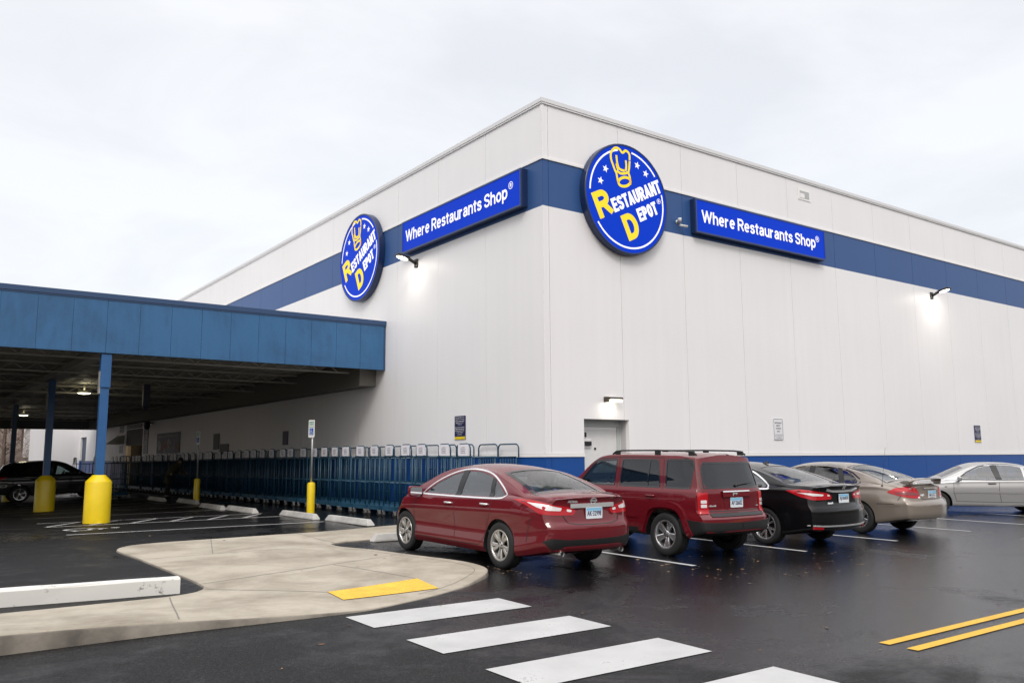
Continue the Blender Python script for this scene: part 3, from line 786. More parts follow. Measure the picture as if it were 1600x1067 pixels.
def road_paint(name, col, wear):
    """paint rubbed through to the asphalt in small specks and along scuffs"""
    m, nt, b = _nt(name); L = nt.links; tc = N(nt, 'ShaderNodeTexCoord')
    n1 = N(nt, 'ShaderNodeTexNoise', Scale=34., Detail=5., Roughness=.7); L.new(tc.outputs['Object'], n1.inputs[0])
    n2 = N(nt, 'ShaderNodeTexNoise', Scale=1.8, Detail=4., Roughness=.6); L.new(tc.outputs['Object'], n2.inputs[0])
    ad = N(nt, 'ShaderNodeMath', operation='MULTIPLY_ADD'); ad.inputs[1].default_value = .55; L.new(n2.outputs[0], ad.inputs[0]); L.new(n1.outputs[0], ad.inputs[2])
    cr = N(nt, 'ShaderNodeValToRGB'); e = cr.color_ramp.elements; e[0].position = .5; e[0].color = (*col, 1); e[1].position = .5; e[1].color = (.05, .05, .05, 1)
    e[0].position = wear; e[1].position = wear + .09; L.new(ad.outputs[0], cr.inputs[0])
    r = N(nt, 'ShaderNodeMapRange')
    for i, q in enumerate((.3, .7, .86, 1.08)): r.inputs[i + 1].default_value = q
    L.new(n2.outputs[0], r.inputs[0]); mx = N(nt, 'ShaderNodeMix'); mx.data_type = 'RGBA'; mx.blend_type = 'MULTIPLY'; mx.inputs[0].default_value = 1; L.new(cr.outputs[0], mx.inputs[6]); L.new(r.outputs[0], mx.inputs[7]); L.new(mx.outputs[2], b.inputs['Base Color'])
    b.inputs['Roughness'].default_value = .55; bp = N(nt, 'ShaderNodeBump', Strength=.4, Distance=.005); L.new(n1.outputs[0], bp.inputs['Height']); L.new(bp.outputs[0], b.inputs['Normal']); return m
WHITEP = road_paint('white road paint', (.44, .44, .437), .945); YELP = road_paint('yellow road paint', (.60, .35, .018), .94)

def ground():
    xs = list(np.arange(-14, 40, 1.)); ys = list(np.arange(-6, 62, 1.))
    xs = [-900, -300, -100, -40, -22] + xs + [44, 60, 100, 300, 900]; ys = [-900, -300, -80, -30, -14] + ys + [66, 80, 120, 300, 900]
    mb = MB(); vs = [(x, y, gz(x, y)) for y in ys for x in xs]; n = len(xs)
    mb.add(vs, [(j * n + i, j * n + i + 1, (j + 1) * n + i + 1, (j + 1) * n + i) for j in range(len(ys) - 1) for i in range(n - 1)], 0, True)
    mb.build('ground', ASPHALT, kind='structure')
ground()

def ground_top(x, y):
    """height of the ground sheet itself (it is made of 1 m cells)"""
    x0, y0 = math.floor(x), math.floor(y); fx, fy = x - x0, y - y0
    return (gz(x0, y0) * (1 - fx) + gz(x0 + 1, y0) * fx) * (1 - fy) + (gz(x0, y0 + 1) * (1 - fx) + gz(x0 + 1, y0 + 1) * fx) * fy
def stripe(mb, a, b, w, off=.004, mi=0, step=.25):
    a = Vector(a); b = Vector(b); d = b - a; L = d.length; d.normalize(); t = Vector((-d.y, d.x)) * w / 2
    n = max(1, int(L / step)); m = max(1, int(w / .4)); vs = []; fs = []
    for i in range(n + 1):
        for j in range(m + 1):
            p = a + d * (L * i / n) + t * (2 * j / m - 1); vs.append((p.x, p.y, ground_top(p.x, p.y) + off))
    fs = [(i * (m + 1) + j, (i + 1) * (m + 1) + j, (i + 1) * (m + 1) + j + 1, i * (m + 1) + j + 1) for i in range(n) for j in range(m)]
    mb.add(vs, fs, mi)
def marking(name, segs, w, m_, off=.006):
    mb = MB()
    for a, b in segs: stripe(mb, a, b, w, off)
    return mb.build(name, m_, kind='structure')
# crosswalk bars (each bar is as wide as the crossing and runs along the lane)
for yc in (7.93, 6.66, 5.40, 4.14): marking('crosswalk_marking', [((3.90, yc - .0), (5.81, yc - .0))], .635, WHITEP)
marking('centre_line', [((7.28, 4.385), (40, 4.385))], .105, YELP); marking('centre_line', [((7.27, 4.12), (40, 4.12))], .105, YELP)
for x, y0 in ((9.745, 8.80), (12.64, 8.92), (15.47, 8.92), (18.55, 9.05), (21.25, 9.15), (24.0, 10.2)): marking('parking_line', [((x, y0), (x, 13.9))], .10, WHITEP)
for y in (19.25, 21.85, 23.4, 26.1, 28.8, 31.5, 34.2, 36.9, 39.6, 42.3, 45.0): marking('parking_line', [((3.0, y), (8.5, y))], .10, WHITEP)
marking('parking_line', [((3.0 + .9 * k, 21.95), (3.9 + .9 * k, 23.3)) for k in range(6)], .10, WHITEP)
# wheelchair symbol painted in the accessible bay
def wheelchair(mb, M, s, mi=0):
    """accessible symbol about 1 unit tall in the local xy plane"""
    def line(pts, w):
        for q in thick_line(pts, w): mb.add([M @ Vector((p.x * s, p.y * s, 0)) for p in q], [(0, 1, 2, 3)], mi)
    c = (-.05, -.2); line([(c[0] + .26 * math.cos(a), c[1] + .26 * math.sin(a)) for a in np.linspace(R(110), R(335), 18)], .075)
    line([(-.1, .28), (-.06, -.06), (.2, -.06), (.3, -.38), (.42, -.34)], .085); line([(-.08, .12), (.16, .12)], .07)
    mb.add([M @ Vector((( -.12 + .085 * math.cos(a)) * s, (.42 + .085 * math.sin(a)) * s, 0)) for a in np.linspace(0, 2 * math.pi, 13)[:-1]], [tuple(range(12))], mi)
m = MB(); wheelchair(m, frame((3.7, 20.5, .118), (0, -1, .005), (1, 0, 0)), 1.15); m.build('pavement_symbol', WHITEP, kind='structure')

# ---- the concrete island with its kerb, ramp and tactile pad
ISL = [(-5, 8.35, .17), (-3.6, 8.38, .17), (-2.2, 8.40, .17), (-1, 8.42, .17), (0, 8.44, .17), (.88, 8.46, .165), (1.6, 8.49, .14), (2.33, 8.50, .105), (3.2, 8.46, .06), (4.12, 8.44, .025), (4.6, 8.56, .018), (5.1, 8.74, .015), (5.6, 8.97, .016), (6.0, 9.2, .025), (6.4, 9.50, .045), (6.68, 9.76, .06), (6.85, 10.05, .07), (6.90, 10.45, .08), (6.86, 11.0, .08),
       (6.74, 12.0, .06), (6.60, 13.0, .05), (6.42, 13.85, .03), (6.5, 14.4, .03), (6.9, 14.62, .03), (7.4, 14.68, .03), (11.7, 14.68, .10), (11.7, 17.0, .05), (9.6, 16.9, .06), (7.4, 16.35, .06), (6.2, 16.25, .06), (5.06, 16.15, .06), (4.2, 16.1, .06), (3.65, 16.15, .04), (3.32, 15.9, .03), (3.2, 15.4, .03),
       (3.24, 14.5, .03), (3.27, 13.0, .03), (3.30, 11.8, .03), (3.28, 11.0, .03), (3.14, 10.62, .03), (2.85, 10.42, .03), (2.35, 10.33, .035), (1.02, 10.28, .04), (-.2, 10.26, .045), (-1.5, 10.24, .05), (-3, 10.22, .05), (-5, 10.2, .05)]
def island():
    P2 = [(p[0], p[1]) for p in ISL]; H = [p[2] for p in ISL]
    # refine the rim
    rim = catmull([(x, y, h) for x, y, h in ISL], 4, True)
    def in_poly(x, y, g=0):
        c = False; n = len(rim)
        for i in range(n):
            (x1, y1, _), (x2, y2, _) = rim[i - 1], rim[i]
            if (y1 > y) != (y2 > y) and x < (x2 - x1) * (y - y1) / (y2 - y1) + x1: c = not c
        return c
    A = np.array([(p[0], p[1]) for p in rim]); Hh = np.array([p[2] for p in rim])
    def hgt(x, y):
        d2 = ((A - (x, y)) ** 2).sum(1) + 1e-4; w = 1 / d2 ** 1.3
        h = float((w * Hh).sum() / w.sum())
        return h
    B = [Vector((p[0], p[1])) for p in rim]; nb = len(B); IN = []
    for x in np.arange(-4.6, 11.7, .3):
        for y in np.arange(8.6, 17, .3):
            if in_poly(x, y) and float((((A - (x, y)) ** 2).sum(1)).min()) > .18 ** 2: IN.append(Vector((x, y)))
    vs, es, fs, *_ = delaunay_2d_cdt(B + IN, [], [list(range(nb))], 1, 1e-6)
    mb = MB(); Z = [gz(v.x, v.y) + hgt(v.x, v.y) for v in vs]
    mb.add([(v.x, v.y, z) for v, z in zip(vs, Z)], [tuple(f) for f in fs], 0, True)
    # rounded arris and kerb face
    R2 = []; n = nb
    for i in range(n):
        a, b = B[i - 1], B[(i + 1) % n]; d = (b - a).normalized(); o = Vector((d.y, -d.x)); z = Z[i]; x, y = B[i]
        R2 += [(x, y, z), (x + o.x * .012, y + o.y * .012, z - .008), (x + o.x * .018, y + o.y * .018, z - .024), (x + o.x * .026, y + o.y * .026, gz(x, y) - .03)]
    mb.add(R2, [(4 * i + k, 4 * i + k + 1, 4 * ((i + 1) % n) + k + 1, 4 * ((i + 1) % n) + k) for i in range(n) for k in range(3)], 1, True)
    for k in range(len(mb.m) - 3 * n, len(mb.m)):
        if (k - (len(mb.m) - 3 * n)) % 3 == 0: mb.m[k] = 0
    # tooled joints across the slab
    def joint(a, b, w=.014, off=.0025):
        a, b = Vector(a), Vector(b); d = (b - a); L = d.length; d.normalize(); t = Vector((-d.y, d.x)) * w / 2; k = max(2, int(L / .12)); v_ = []
        for i in range(k + 1):
            p = a + d * L * i / k
            for s in (1, -1): q = p + t * s; v_.append((q.x, q.y, gz(q.x, q.y) + surf(p.x, p.y) + off))
        mb.add(v_, [(2 * i, 2 * i + 1, 2 * i + 3, 2 * i + 2) for i in range(k)], 2)
    T = BVHTree.FromPolygons([Vector((v.x, v.y, z)) for v, z in zip(vs, Z)], [tuple(f) for f in fs])
    def surf(x, y):
        h = T.ray_cast(Vector((x, y, 5)), Vector((0, 0, -1)))[0]
        return (h.z if h else gz(x, y) + .08) - gz(x, y)
    joint((3.15, 10.7), (4.28, 9.60)); joint((4.28, 9.60), (5.68, 9.88)); joint((3.3, 11.1), (6.75, 12.1)); joint((5.3, 11.65), (5.66, 9.86)); joint((2.35, 8.6), (2.7, 10.3)); joint((.2, 8.5), (.25, 10.2))
    joint((3.2, 14.0), (6.35, 14.0)); joint((4.3, 14.0), (4.9, 16.1)); joint((6.6, 14.5), (6.6, 16.25)); joint((9., 14.7), (9., 16.6)); joint((3.6, 12.2), (6.6, 13.0)) if False else None
    # kerb band on the rounded end
    for off in (.17,):
        pts = [p for p in rim if p[0] > 5.2 and p[1] < 13.8 and p[1] > 8.7]
        for a, b in zip(pts, pts[1:]):
            a2, b2 = Vector(a[:2]), Vector(b[:2])
            if (b2 - a2).length > .5: continue
            d = (b2 - a2).normalized(); o = Vector((-d.y, d.x)) * off; joint(tuple(a2 + o), tuple(b2 + o), .010)
    mb.build('pavement', [CONC, CURBD, JOINT], kind='structure')
    # tactile pad with rows of domes
    q = [Vector((4.29, 9.575)), Vector((4.235, 9.02)), Vector((5.55, 9.14)), Vector((5.65, 9.85))]
    mb = MB(); G = 16; v_ = []
    def P(u, w): p = q[1].lerp(q[2], u).lerp(q[0].lerp(q[3], u), w); return p
    for i in range(G + 1):
        for j in range(G + 1): p = P(i / G, j / G); v_.append((p.x, p.y, gz(p.x, p.y) + surf(p.x, p.y) + .008))
    mb.add(v_, [(i * (G + 1) + j, (i + 1) * (G + 1) + j, (i + 1) * (G + 1) + j + 1, i * (G + 1) + j + 1) for i in range(G) for j in range(G)], 0)
    for i in range(22):
        for j in range(10):
            p = P((i + .5) / 22, (j + .5) / 10); z = gz(p.x, p.y) + surf(p.x, p.y) + .008
            mb.lathe([(.016, 0), (.012, .005), (.001, .006)], 6, Matrix.Translation((p.x, p.y, z)), 0, True)
    mb.build('tactile_paving', mat('tactile yellow', (.66, .40, .035), rough=.6, var=.15, vscale=4.), kind='structure')
    return surf
ISURF = island()

# ---- precast wheel stops
STOPM = mat('precast concrete', (.41, .40, .38), rough=.85, var=.22, vscale=2.5, bump=.4, bscale=35)
def wheel_stop_mesh(L=1.8, w=.19, h=.14):
    mb = MB(); b = .05
    prof = [(-w / 2, 0), (-w / 2, .03), (-w / 2 + b, h), (w / 2 - b, h), (w / 2, .03), (w / 2, 0)]
    e = .09
    v0 = [(-L / 2, x, z) for x, z in prof]; 
    vs = [(-L / 2 + (e if z > .1 else 0), x, z) for x, z in prof] + [(L / 2 - (e if z > .1 else 0), x, z) for x, z in prof]; n = len(prof)
    mb.add(vs, [tuple(range(n)), tuple(range(n, 2 * n))[::-1]] + [(i, i + n, (i + 1) % n + n, (i + 1) % n) for i in range(n)])
    me = mb.mesh('wheel_stop', STOPM); bm = bmesh.new(); bm.from_mesh(me); bmesh.ops.recalc_face_normals(bm, faces=bm.faces[:]); bmesh.ops.bevel(bm, geom=[e_ for e_ in bm.edges], offset=.008, segments=1, affect='EDGES'); bm.to_mesh(me); bm.free(); return me
WS = wheel_stop_mesh()
WSL = wheel_stop_mesh(L=2.3)
def wheel_stop(x, y, rz, label, me=None):
    o = bpy.data.objects.new('wheel_stop', me or WS); COL.objects.link(o); o.location = (x, y, ground_top(x, y) + .002); o.rotation_euler = (0, 0, rz)
    tag(o, label, 'wheel stop', 'precast concrete wheel stops in the parking bays')
row = ['concrete wheel stop nearest the concrete island, below the blue carts', 'concrete wheel stop at the foot of the nearer accessible parking sign post', 'third concrete wheel stop along the cart row from the island', 'fourth concrete wheel stop along the cart row from the island', 'concrete wheel stop just beyond the farther parking sign post', 'second concrete wheel stop beyond the farther parking sign post', 'last small concrete wheel stop along the cart row, behind the nearest yellow bollard']
for (y, x), lb in zip(((18.5, 8.78), (21.1, 8.62), (24.7, 8.35), (27.0, 8.22), (31.6, 8.75), (35.4, 8.62), (41.9, 8.75)), row): wheel_stop(x, y, R(90) + random.uniform(-.02, .02), lb, WSL)
wheel_stop(8.22, 14.42, R(-1), 'white wheel stop in front of the maroon four-door sedan')
# long white painted kerb block beside the island
m = MB(); L = 4.6; pr = [(-.10, 0), (-.095, .165), (-.08, .185), (.08, .185), (.095, .165), (.10, 0)]; vs = []
for i in range(13):
    for x, z in pr: vs.append((L * i / 12 - L, x + random.uniform(-.004, .004), z + (random.uniform(-.006, .004) if z > .1 else 0)))
n = 6; m.add(vs, [(n * i + k, n * i + n + k, n * i + n + k + 1, n * i + k + 1) for i in range(12) for k in range(5)] + [tuple(range(6)), tuple(range(72, 78))[::-1]], 0)
def barrier_paint():
    m_, nt, b = _nt('weathered white paint'); L_ = nt.links; tc = N(nt, 'ShaderNodeTexCoord')
    n1 = N(nt, 'ShaderNodeTexNoise', Scale=3.2, Detail=8., Roughness=.72); L_.new(tc.outputs['Object'], n1.inputs[0])
    cr = N(nt, 'ShaderNodeValToRGB'); e = cr.color_ramp.elements; e[0].position = .37; e[0].color = (.20, .19, .165, 1); e[1].position = .41; e[1].color = (.62, .61, .575, 1); L_.new(n1.outputs[0], cr.inputs[0]); L_.new(cr.outputs[0], b.inputs['Base Color'])
    b.inputs['Roughness'].default_value = .75; bp = N(nt, 'ShaderNodeBump', Strength=.5, Distance=.01); L_.new(n1.outputs[0], bp.inputs['Height']); L_.new(bp.outputs[0], b.inputs['Normal']); return m_
o = m.build('kerb_block', barrier_paint(), fix=True, label='long white painted kerb block with chipped lower edge, at the left beside the island', cat='kerb block')
o.location = (2.93, 10.80, .012); o.rotation_euler = (0, 0, math.atan2(-.19, 1.81))

# ---- fallen leaves and grit
m = MB()
LEAF = [mat('leaf brown', (.13, .06, .025), .8), mat('leaf tan', (.26, .15, .06), .8), mat('leaf dark', (.05, .03, .02), .8)]
def leaf(x, y, z, s, mi):
    a = random.uniform(0, 6.3); t = Matrix.Translation((x, y, z)) @ Matrix.Rotation(a, 4, 'Z') @ Matrix.Rotation(random.uniform(-.25, .25), 4, 'X')
    pts = [(-1, 0, .1), (-.4, .42, .02), (.3, .38, .0), (1, 0, .12), (.3, -.4, .03), (-.4, -.36, 0)]
    m.add([t @ Vector((p[0] * s, p[1] * s, p[2] * s * .7 + .004)) for p in pts], [(0, 1, 2, 3), (0, 3, 4, 5)], mi)
rl = random.Random(11)
for k in range(260):
    x, y = rl.uniform(-1, 22), rl.uniform(4.2, 24)
    if rl.random() < .35: x, y = rl.uniform(8.9, 13), rl.uniform(7.2, 10)
    on = None
    pz = ground_top(x, y)
    if 3.3 < x < 6.7 and 10.6 < y < 15.9: pz = gz(x, y) + ISURF(x, y)
    elif x < 11.7 and (8.35 < y < 10.7 and x < 7 or 14 < y < 17): continue
    leaf(x, y, pz + .004, rl.uniform(.016, .038), rl.randrange(3))
for k in range(60):       # leaves gathered along the kerbs and the island
    x, y = rl.uniform(6.95, 7.25), rl.uniform(9.2, 10.8); leaf(x, y, ground_top(x, y) + .004, rl.uniform(.012, .03), rl.randrange(3))
m.build('fallen_leaves', LEAF, kind='stuff')
# ================================================================== THE WAREHOUSE
CX, CY = 11.7958, 14.8949          # its corner
ZT, ZB0, ZB1, ZL = 9.86, 7.363, 8.475, 1.60
def panel_mat(name, col, rough=.42):
    """painted insulated metal panel: very fine vertical ribs, slow weathering and faint run-off streaks"""
    m, nt, b = _nt(name); L = nt.links; tc = N(nt, 'ShaderNodeTexCoord')
    n1 = N(nt, 'ShaderNodeTexNoise', Scale=.35, Detail=3.); L.new(tc.outputs['Object'], n1.inputs[0])
    mp = N(nt, 'ShaderNodeMapping'); mp.inputs['Scale'].default_value = (5., 5., .14); L.new(tc.outputs['Object'], mp.inputs[0])
    n2 = N(nt, 'ShaderNodeTexNoise', Scale=1., Detail=5.); L.new(mp.outputs[0], n2.inputs[0])
    ad = N(nt, 'ShaderNodeMath', operation='MULTIPLY_ADD'); ad.inputs[1].default_value = .6; L.new(n2.outputs[0], ad.inputs[0]); L.new(n1.outputs[0], ad.inputs[2])
    r = N(nt, 'ShaderNodeMapRange')
    for i, q in enumerate((.5, 1.1, .965, 1.025)): r.inputs[i + 1].default_value = q
    L.new(ad.outputs[0], r.inputs[0])
    mx = N(nt, 'ShaderNodeMix'); mx.data_type = 'RGBA'; mx.blend_type = 'MULTIPLY'; mx.inputs[0].default_value = 1; mx.inputs[6].default_value = (*col, 1); L.new(r.outputs[0], mx.inputs[7]); L.new(mx.outputs[2], b.inputs['Base Color'])
    b.inputs['Roughness'].default_value = rough; b.inputs['Specular IOR Level'].default_value = .3
    n3 = N(nt, 'ShaderNodeTexNoise', Scale=2.2, Detail=2.); L.new(tc.outputs['Object'], n3.inputs[0])
    bp = N(nt, 'ShaderNodeBump', Strength=.05, Distance=.02); L.new(n3.outputs[0], bp.inputs['Height']); L.new(bp.outputs[0], b.inputs['Normal'])
    return m
PWHITE = panel_mat('white wall panel', (.785, .775, .785)); PBLUE = panel_mat('blue wall band', (.030, .085, .24), .4); PBASE = panel_mat('blue wall base', (.010, .068, .275), .4)
PGAP = mat('panel joint', (.50, .50, .505), rough=.8); TRIMW = mat('white flashing', (.80, .79, .78), rough=.35); COPE = mat('metal coping', (.66, .66, .67), rough=.45)
BLD = empty('warehouse', (CX, CY, 0), label='big white metal-panel warehouse with a blue band, blue base and signs at its corner', cat='warehouse')
class Loc(MB):
    """boxes given in world coordinates for children of BLD"""
    def wb(s, x0, x1, y0, y1, z0, z1, mi=0, bev=0): return s.box(x0 - CX, x1 - CX, y0 - CY, y1 - CY, z0, z1, mi, bev)
XR = 95.; YL = 72.2
rj = [CX + .17] + [11.925 + 2.285 * k for k in range(1, 37)] + [XR]
lj = [CY] + [17.23 + 2.315 * k for k in range(0, 24)] + [YL]
g = .006
DOOR = (12.93, 14.36, 2.47)        # opening in the right-hand wall
ENT = (52.3, 56.5, 3.45); DR2 = (69.6, 71.9, 3.35)
def wall_right():
    mb = Loc(); T = .12
    lev = [(-.4, ZL, 2), (ZL + .075, ZB0, 0), (ZB0, ZB1, 1), (ZB1 + .06, ZT, 0)]
    edges = [CX - .0] + rj
    for a, b in zip(edges, edges[1:]):
        if b - a < .02: continue
        for z0, z1, mi in lev:
            if z0 < DOOR[2] and a < DOOR[1] and b > DOOR[0]:
                for x0, x1, za, zb_ in ((a, DOOR[0], z0, z1), (DOOR[1], b, z0, z1), (max(a, DOOR[0]), min(b, DOOR[1]), DOOR[2], z1)):
                    if x1 - x0 > .02 and zb_ > za: 
                        l = a if x0 == a else x0; mb.wb(x0 + (g if x0 == a else 0), x1 - (g if x1 == b else 0), CY, CY + T, max(za, z0), zb_, mi)
            else: mb.wb(a + g, b - g, CY, CY + T, z0, z1, mi)
    # dark backing seen in the joints
    mb.wb(CX + .13, DOOR[0] - .001, CY + .02, CY + .3, -.4, ZT - .01, 3); mb.wb(DOOR[1] + .001, XR, CY + .02, CY + .3, -.4, ZT - .012, 3); mb.wb(DOOR[0] - .001, DOOR[1] + .001, CY + .021, CY + .3, DOOR[2] + .001, ZT - .011, 3)
    mb.build('wall', [PWHITE, PBLUE, PBASE, PGAP], BLD)
    t = Loc()
    t.wb(CX - .02, DOOR[0], CY - .022, CY + .05, ZL, ZL + .07); t.wb(DOOR[1], XR, CY - .022, CY + .05, ZL, ZL + .07); t.build('trim', TRIMW, BLD)
    t = Loc(); t.wb(CX - .025, XR, CY - .025, CY + .05, ZB1 + .003, ZB1 + .058); t.build('trim', TRIMW, BLD)
    t = Loc(); t.wb(CX - .05, XR, CY - .05, CY + .5, ZT + .004, ZT + .10); t.wb(CX - .035, XR, CY - .035, CY + .1, ZT - .035, ZT + .003, 1); t.build('coping', [COPE, PWHITE], BLD)
def wall_left():
    mb = Loc(); T = .12
    lev = [(-.4, ZL, 2), (ZL + .075, ZB0, 0), (ZB0, ZB1, 1), (ZB1 + .06, ZT, 0)]
    for a, b in zip(lj, lj[1:]):
        for z0, z1, mi in lev:
            cuts = [o for o in (ENT, DR2) if z0 < o[2] and a < o[1] and b > o[0]]
            if cuts:
                o = cuts[0]
                for y0, y1, za, zb_ in ((a, o[0], z0, z1), (o[1], b, z0, z1), (max(a, o[0]), min(b, o[1]), o[2], z1)):
                    if y1 - y0 > .02 and zb_ > za: mb.wb(CX, CX + T, y0 + (g if y0 == a else 0), y1 - (g if y1 == b else 0), max(za, z0), zb_, mi)
            else: mb.wb(CX + (0 if True else 0), CX + T, a + g, b - g, z0, z1, mi)
    mb.wb(CX + .02, CX + .3, CY + .13, ENT[0] - .001, -.4, ZT - .013, 3); mb.wb(CX + .021, CX + .3, ENT[0] - .001, YL, ENT[2] + .001, ZT - .014, 3); mb.wb(CX + .02, CX + .3, ENT[1] + .001, DR2[0] - .001, -.4, ENT[2], 3); mb.wb(CX + .02, CX + .3, DR2[1] + .001, YL, -.4, ENT[2], 3)
    mb.build('wall', [PWHITE, PBLUE, PBASE, PGAP], BLD)
    t = Loc(); t.wb(CX - .022, CX + .05, CY - .0, ENT[0], ZL, ZL + .07); t.wb(CX - .022, CX + .05, ENT[1], DR2[0], ZL, ZL + .07); t.build('trim', TRIMW, BLD)
    t = Loc(); t.wb(CX - .025, CX + .05, CY + .052, YL, ZB1 + .003, ZB1 + .058); t.build('trim', TRIMW, BLD)
    t = Loc(); t.wb(CX - .05, CX + .5, CY + .502, YL + 8, ZT + .004, ZT + .10); t.wb(CX - .035, CX + .1, CY + .102, YL, ZT - .035, ZT + .003, 1); t.build('coping', [COPE, PWHITE], BLD)
    # corner post trim
    t = Loc(); t.wb(CX - .012, CX + .05, CY - .012, CY + .05, ZL + .075, ZB0 - .004); t.wb(CX - .012, CX + .05, CY - .012, CY + .05, ZB1 + .064, ZT - .04); t.build('trim', PWHITE, BLD)
wall_right(); wall_left()
t = Loc(); t.wb(CX + .2, XR - .1, CY + .52, 110, ZT - .6, ZT - .5); t.build('roof', mat('roof membrane', (.5, .5, .5), .9), BLD)
t = Loc(); t.wb(9.35, CX + .5, YL, YL + 8, -.6, 9.8); t.build('wall', PWHITE, BLD)      # the wing at the far end
t = Loc(); t.wb(CX + .4, XR, 109, 110, -.4, ZT - .1); t.wb(XR - .1, XR, CY + .6, 109, -.4, ZT - .1); t.build('wall', PWHITE, BLD)
# ---- the recessed side door
m = Loc(); d = .34
m.wb(DOOR[0] - .1, DOOR[0] - .002, CY + .122, CY + d + .1, -.3, DOOR[2] + .1); m.wb(DOOR[1] + .002, DOOR[1] + .1, CY + .122, CY + d + .1, -.3, DOOR[2] + .1); m.wb(DOOR[0], DOOR[1], CY + .122, CY + d + .1, DOOR[2] + .002, DOOR[2] + .1)
m.build('door_reveal', TRIMW, BLD)
dm = mat('painted steel door', (.70, .70, .70), rough=.35, var=.04, vscale=6.)
m = Loc(); y = CY + d
m.wb(DOOR[0], DOOR[0] + .06, y - .02, y + .06, 0, DOOR[2]); m.wb(DOOR[1] - .10, DOOR[1], y - .02, y + .06, 0, DOOR[2]); m.wb(DOOR[0] + .06, DOOR[1] - .10, y - .02, y + .06, DOOR[2] - .16, DOOR[2])
m.build('door_frame', mat('door frame grey', (.50, .53, .52), .4), BLD)
m = Loc(); m.wb(DOOR[0] + .064, DOOR[1] - .104, y, y + .05, .05, DOOR[2] - .164); dob = m.build('door', dm, BLD)
m = Loc(); m.wb(DOOR[0] + .07, DOOR[1] - .11, y - .012, y - .001, DOOR[2] - .24, DOOR[2] - .175, bev=.003); m.build('weather_strip', TRIMW, dob)
m = Loc(); m.wb(DOOR[0] + .20, DOOR[0] + .48, y - .03, y - .001, 1.80, 2.02, 0, .01); m.wb(DOOR[0] + .20, DOOR[0] + .46, y - .08, y - .031, 1.86, 1.96, 1, .012); m.wb(DOOR[0] + .24, DOOR[0] + .33, y - .05, y - .001, 2.06, 2.17, 1, .01); m.build('door_closer', [TRIMW, BLACKP], dob)
m = MB(); m.lathe([(.028, 0), (.028, .02), (.001, .024)], 12, frame((DOOR[0] + .62 - CX, y - .001 - CY, 1.79), (1, 0, 0), (0, 0, 1))); m.build('door_viewer', BLACKP, dob)
# ---- louvre opening high on the right-hand wall
m = Loc(); m.wb(21.62, 22.24, CY - .016, CY - .001, 9.27, 9.62, 0); m.wb(21.70, 22.16, CY - .02, CY - .0165, 9.33, 9.55, 1); m.wb(21.70, 21.92, CY - .026, CY - .0205, 9.33, 9.47, 0); m.build('vent', [TRIMW, mat('vent shade', (.42, .42, .43), .6)], BLD)
# ---- entrance in the long wall under the canopy
dk = mat('dark entrance', (.035, .035, .037), .6); m = Loc()
m.wb(CX + .13, CX + 2.6, ENT[0] - .1, ENT[0] - .002, -.3, ENT[2] + .1, 0); m.wb(CX + .13, CX + 2.6, ENT[1] + .002, ENT[1] + .1, -.3, ENT[2] + .1, 0); m.wb(CX + .13, CX + 2.6, ENT[0], ENT[1], ENT[2] + .002, ENT[2] + .1, 0); m.wb(CX + .03, CX + .4, ENT[0], ENT[1], 2.5, ENT[2], 0)
m.build('entrance_porch', dk, BLD)
m = Loc(); m.wb(CX + 2.4, CX + 2.6, ENT[0], ENT[1], -.3, ENT[2], 0); m.wb(CX + 1.2, CX + 1.3, ENT[0], ENT[0] + .9, 0, 2.5, 1); m.wb(CX + 1.2, CX + 1.3, ENT[1] - 1.0, ENT[1], 0, 2.5, 1); m.build('doorway', [mat('warm lit interior', (.5, .34, .15), .7, emit=(1., .62, .22), estr=.55), dk], BLD)
m = Loc(); m.wb(CX + 1.31, CX + 1.33, ENT[0] + 1.4, ENT[0] + 2.4, 1.45, 1.95); m.build('notice_board', mat('lit notice', (.6, .6, .7), .6, emit=(.8, .8, 1), estr=.6), BLD)
m = Loc(); m.wb(CX + .13, CX + .2, DR2[0], DR2[1], -.3, DR2[2]); m.build('door', mat('blue steel door', (.03, .05, .10), .5), BLD)

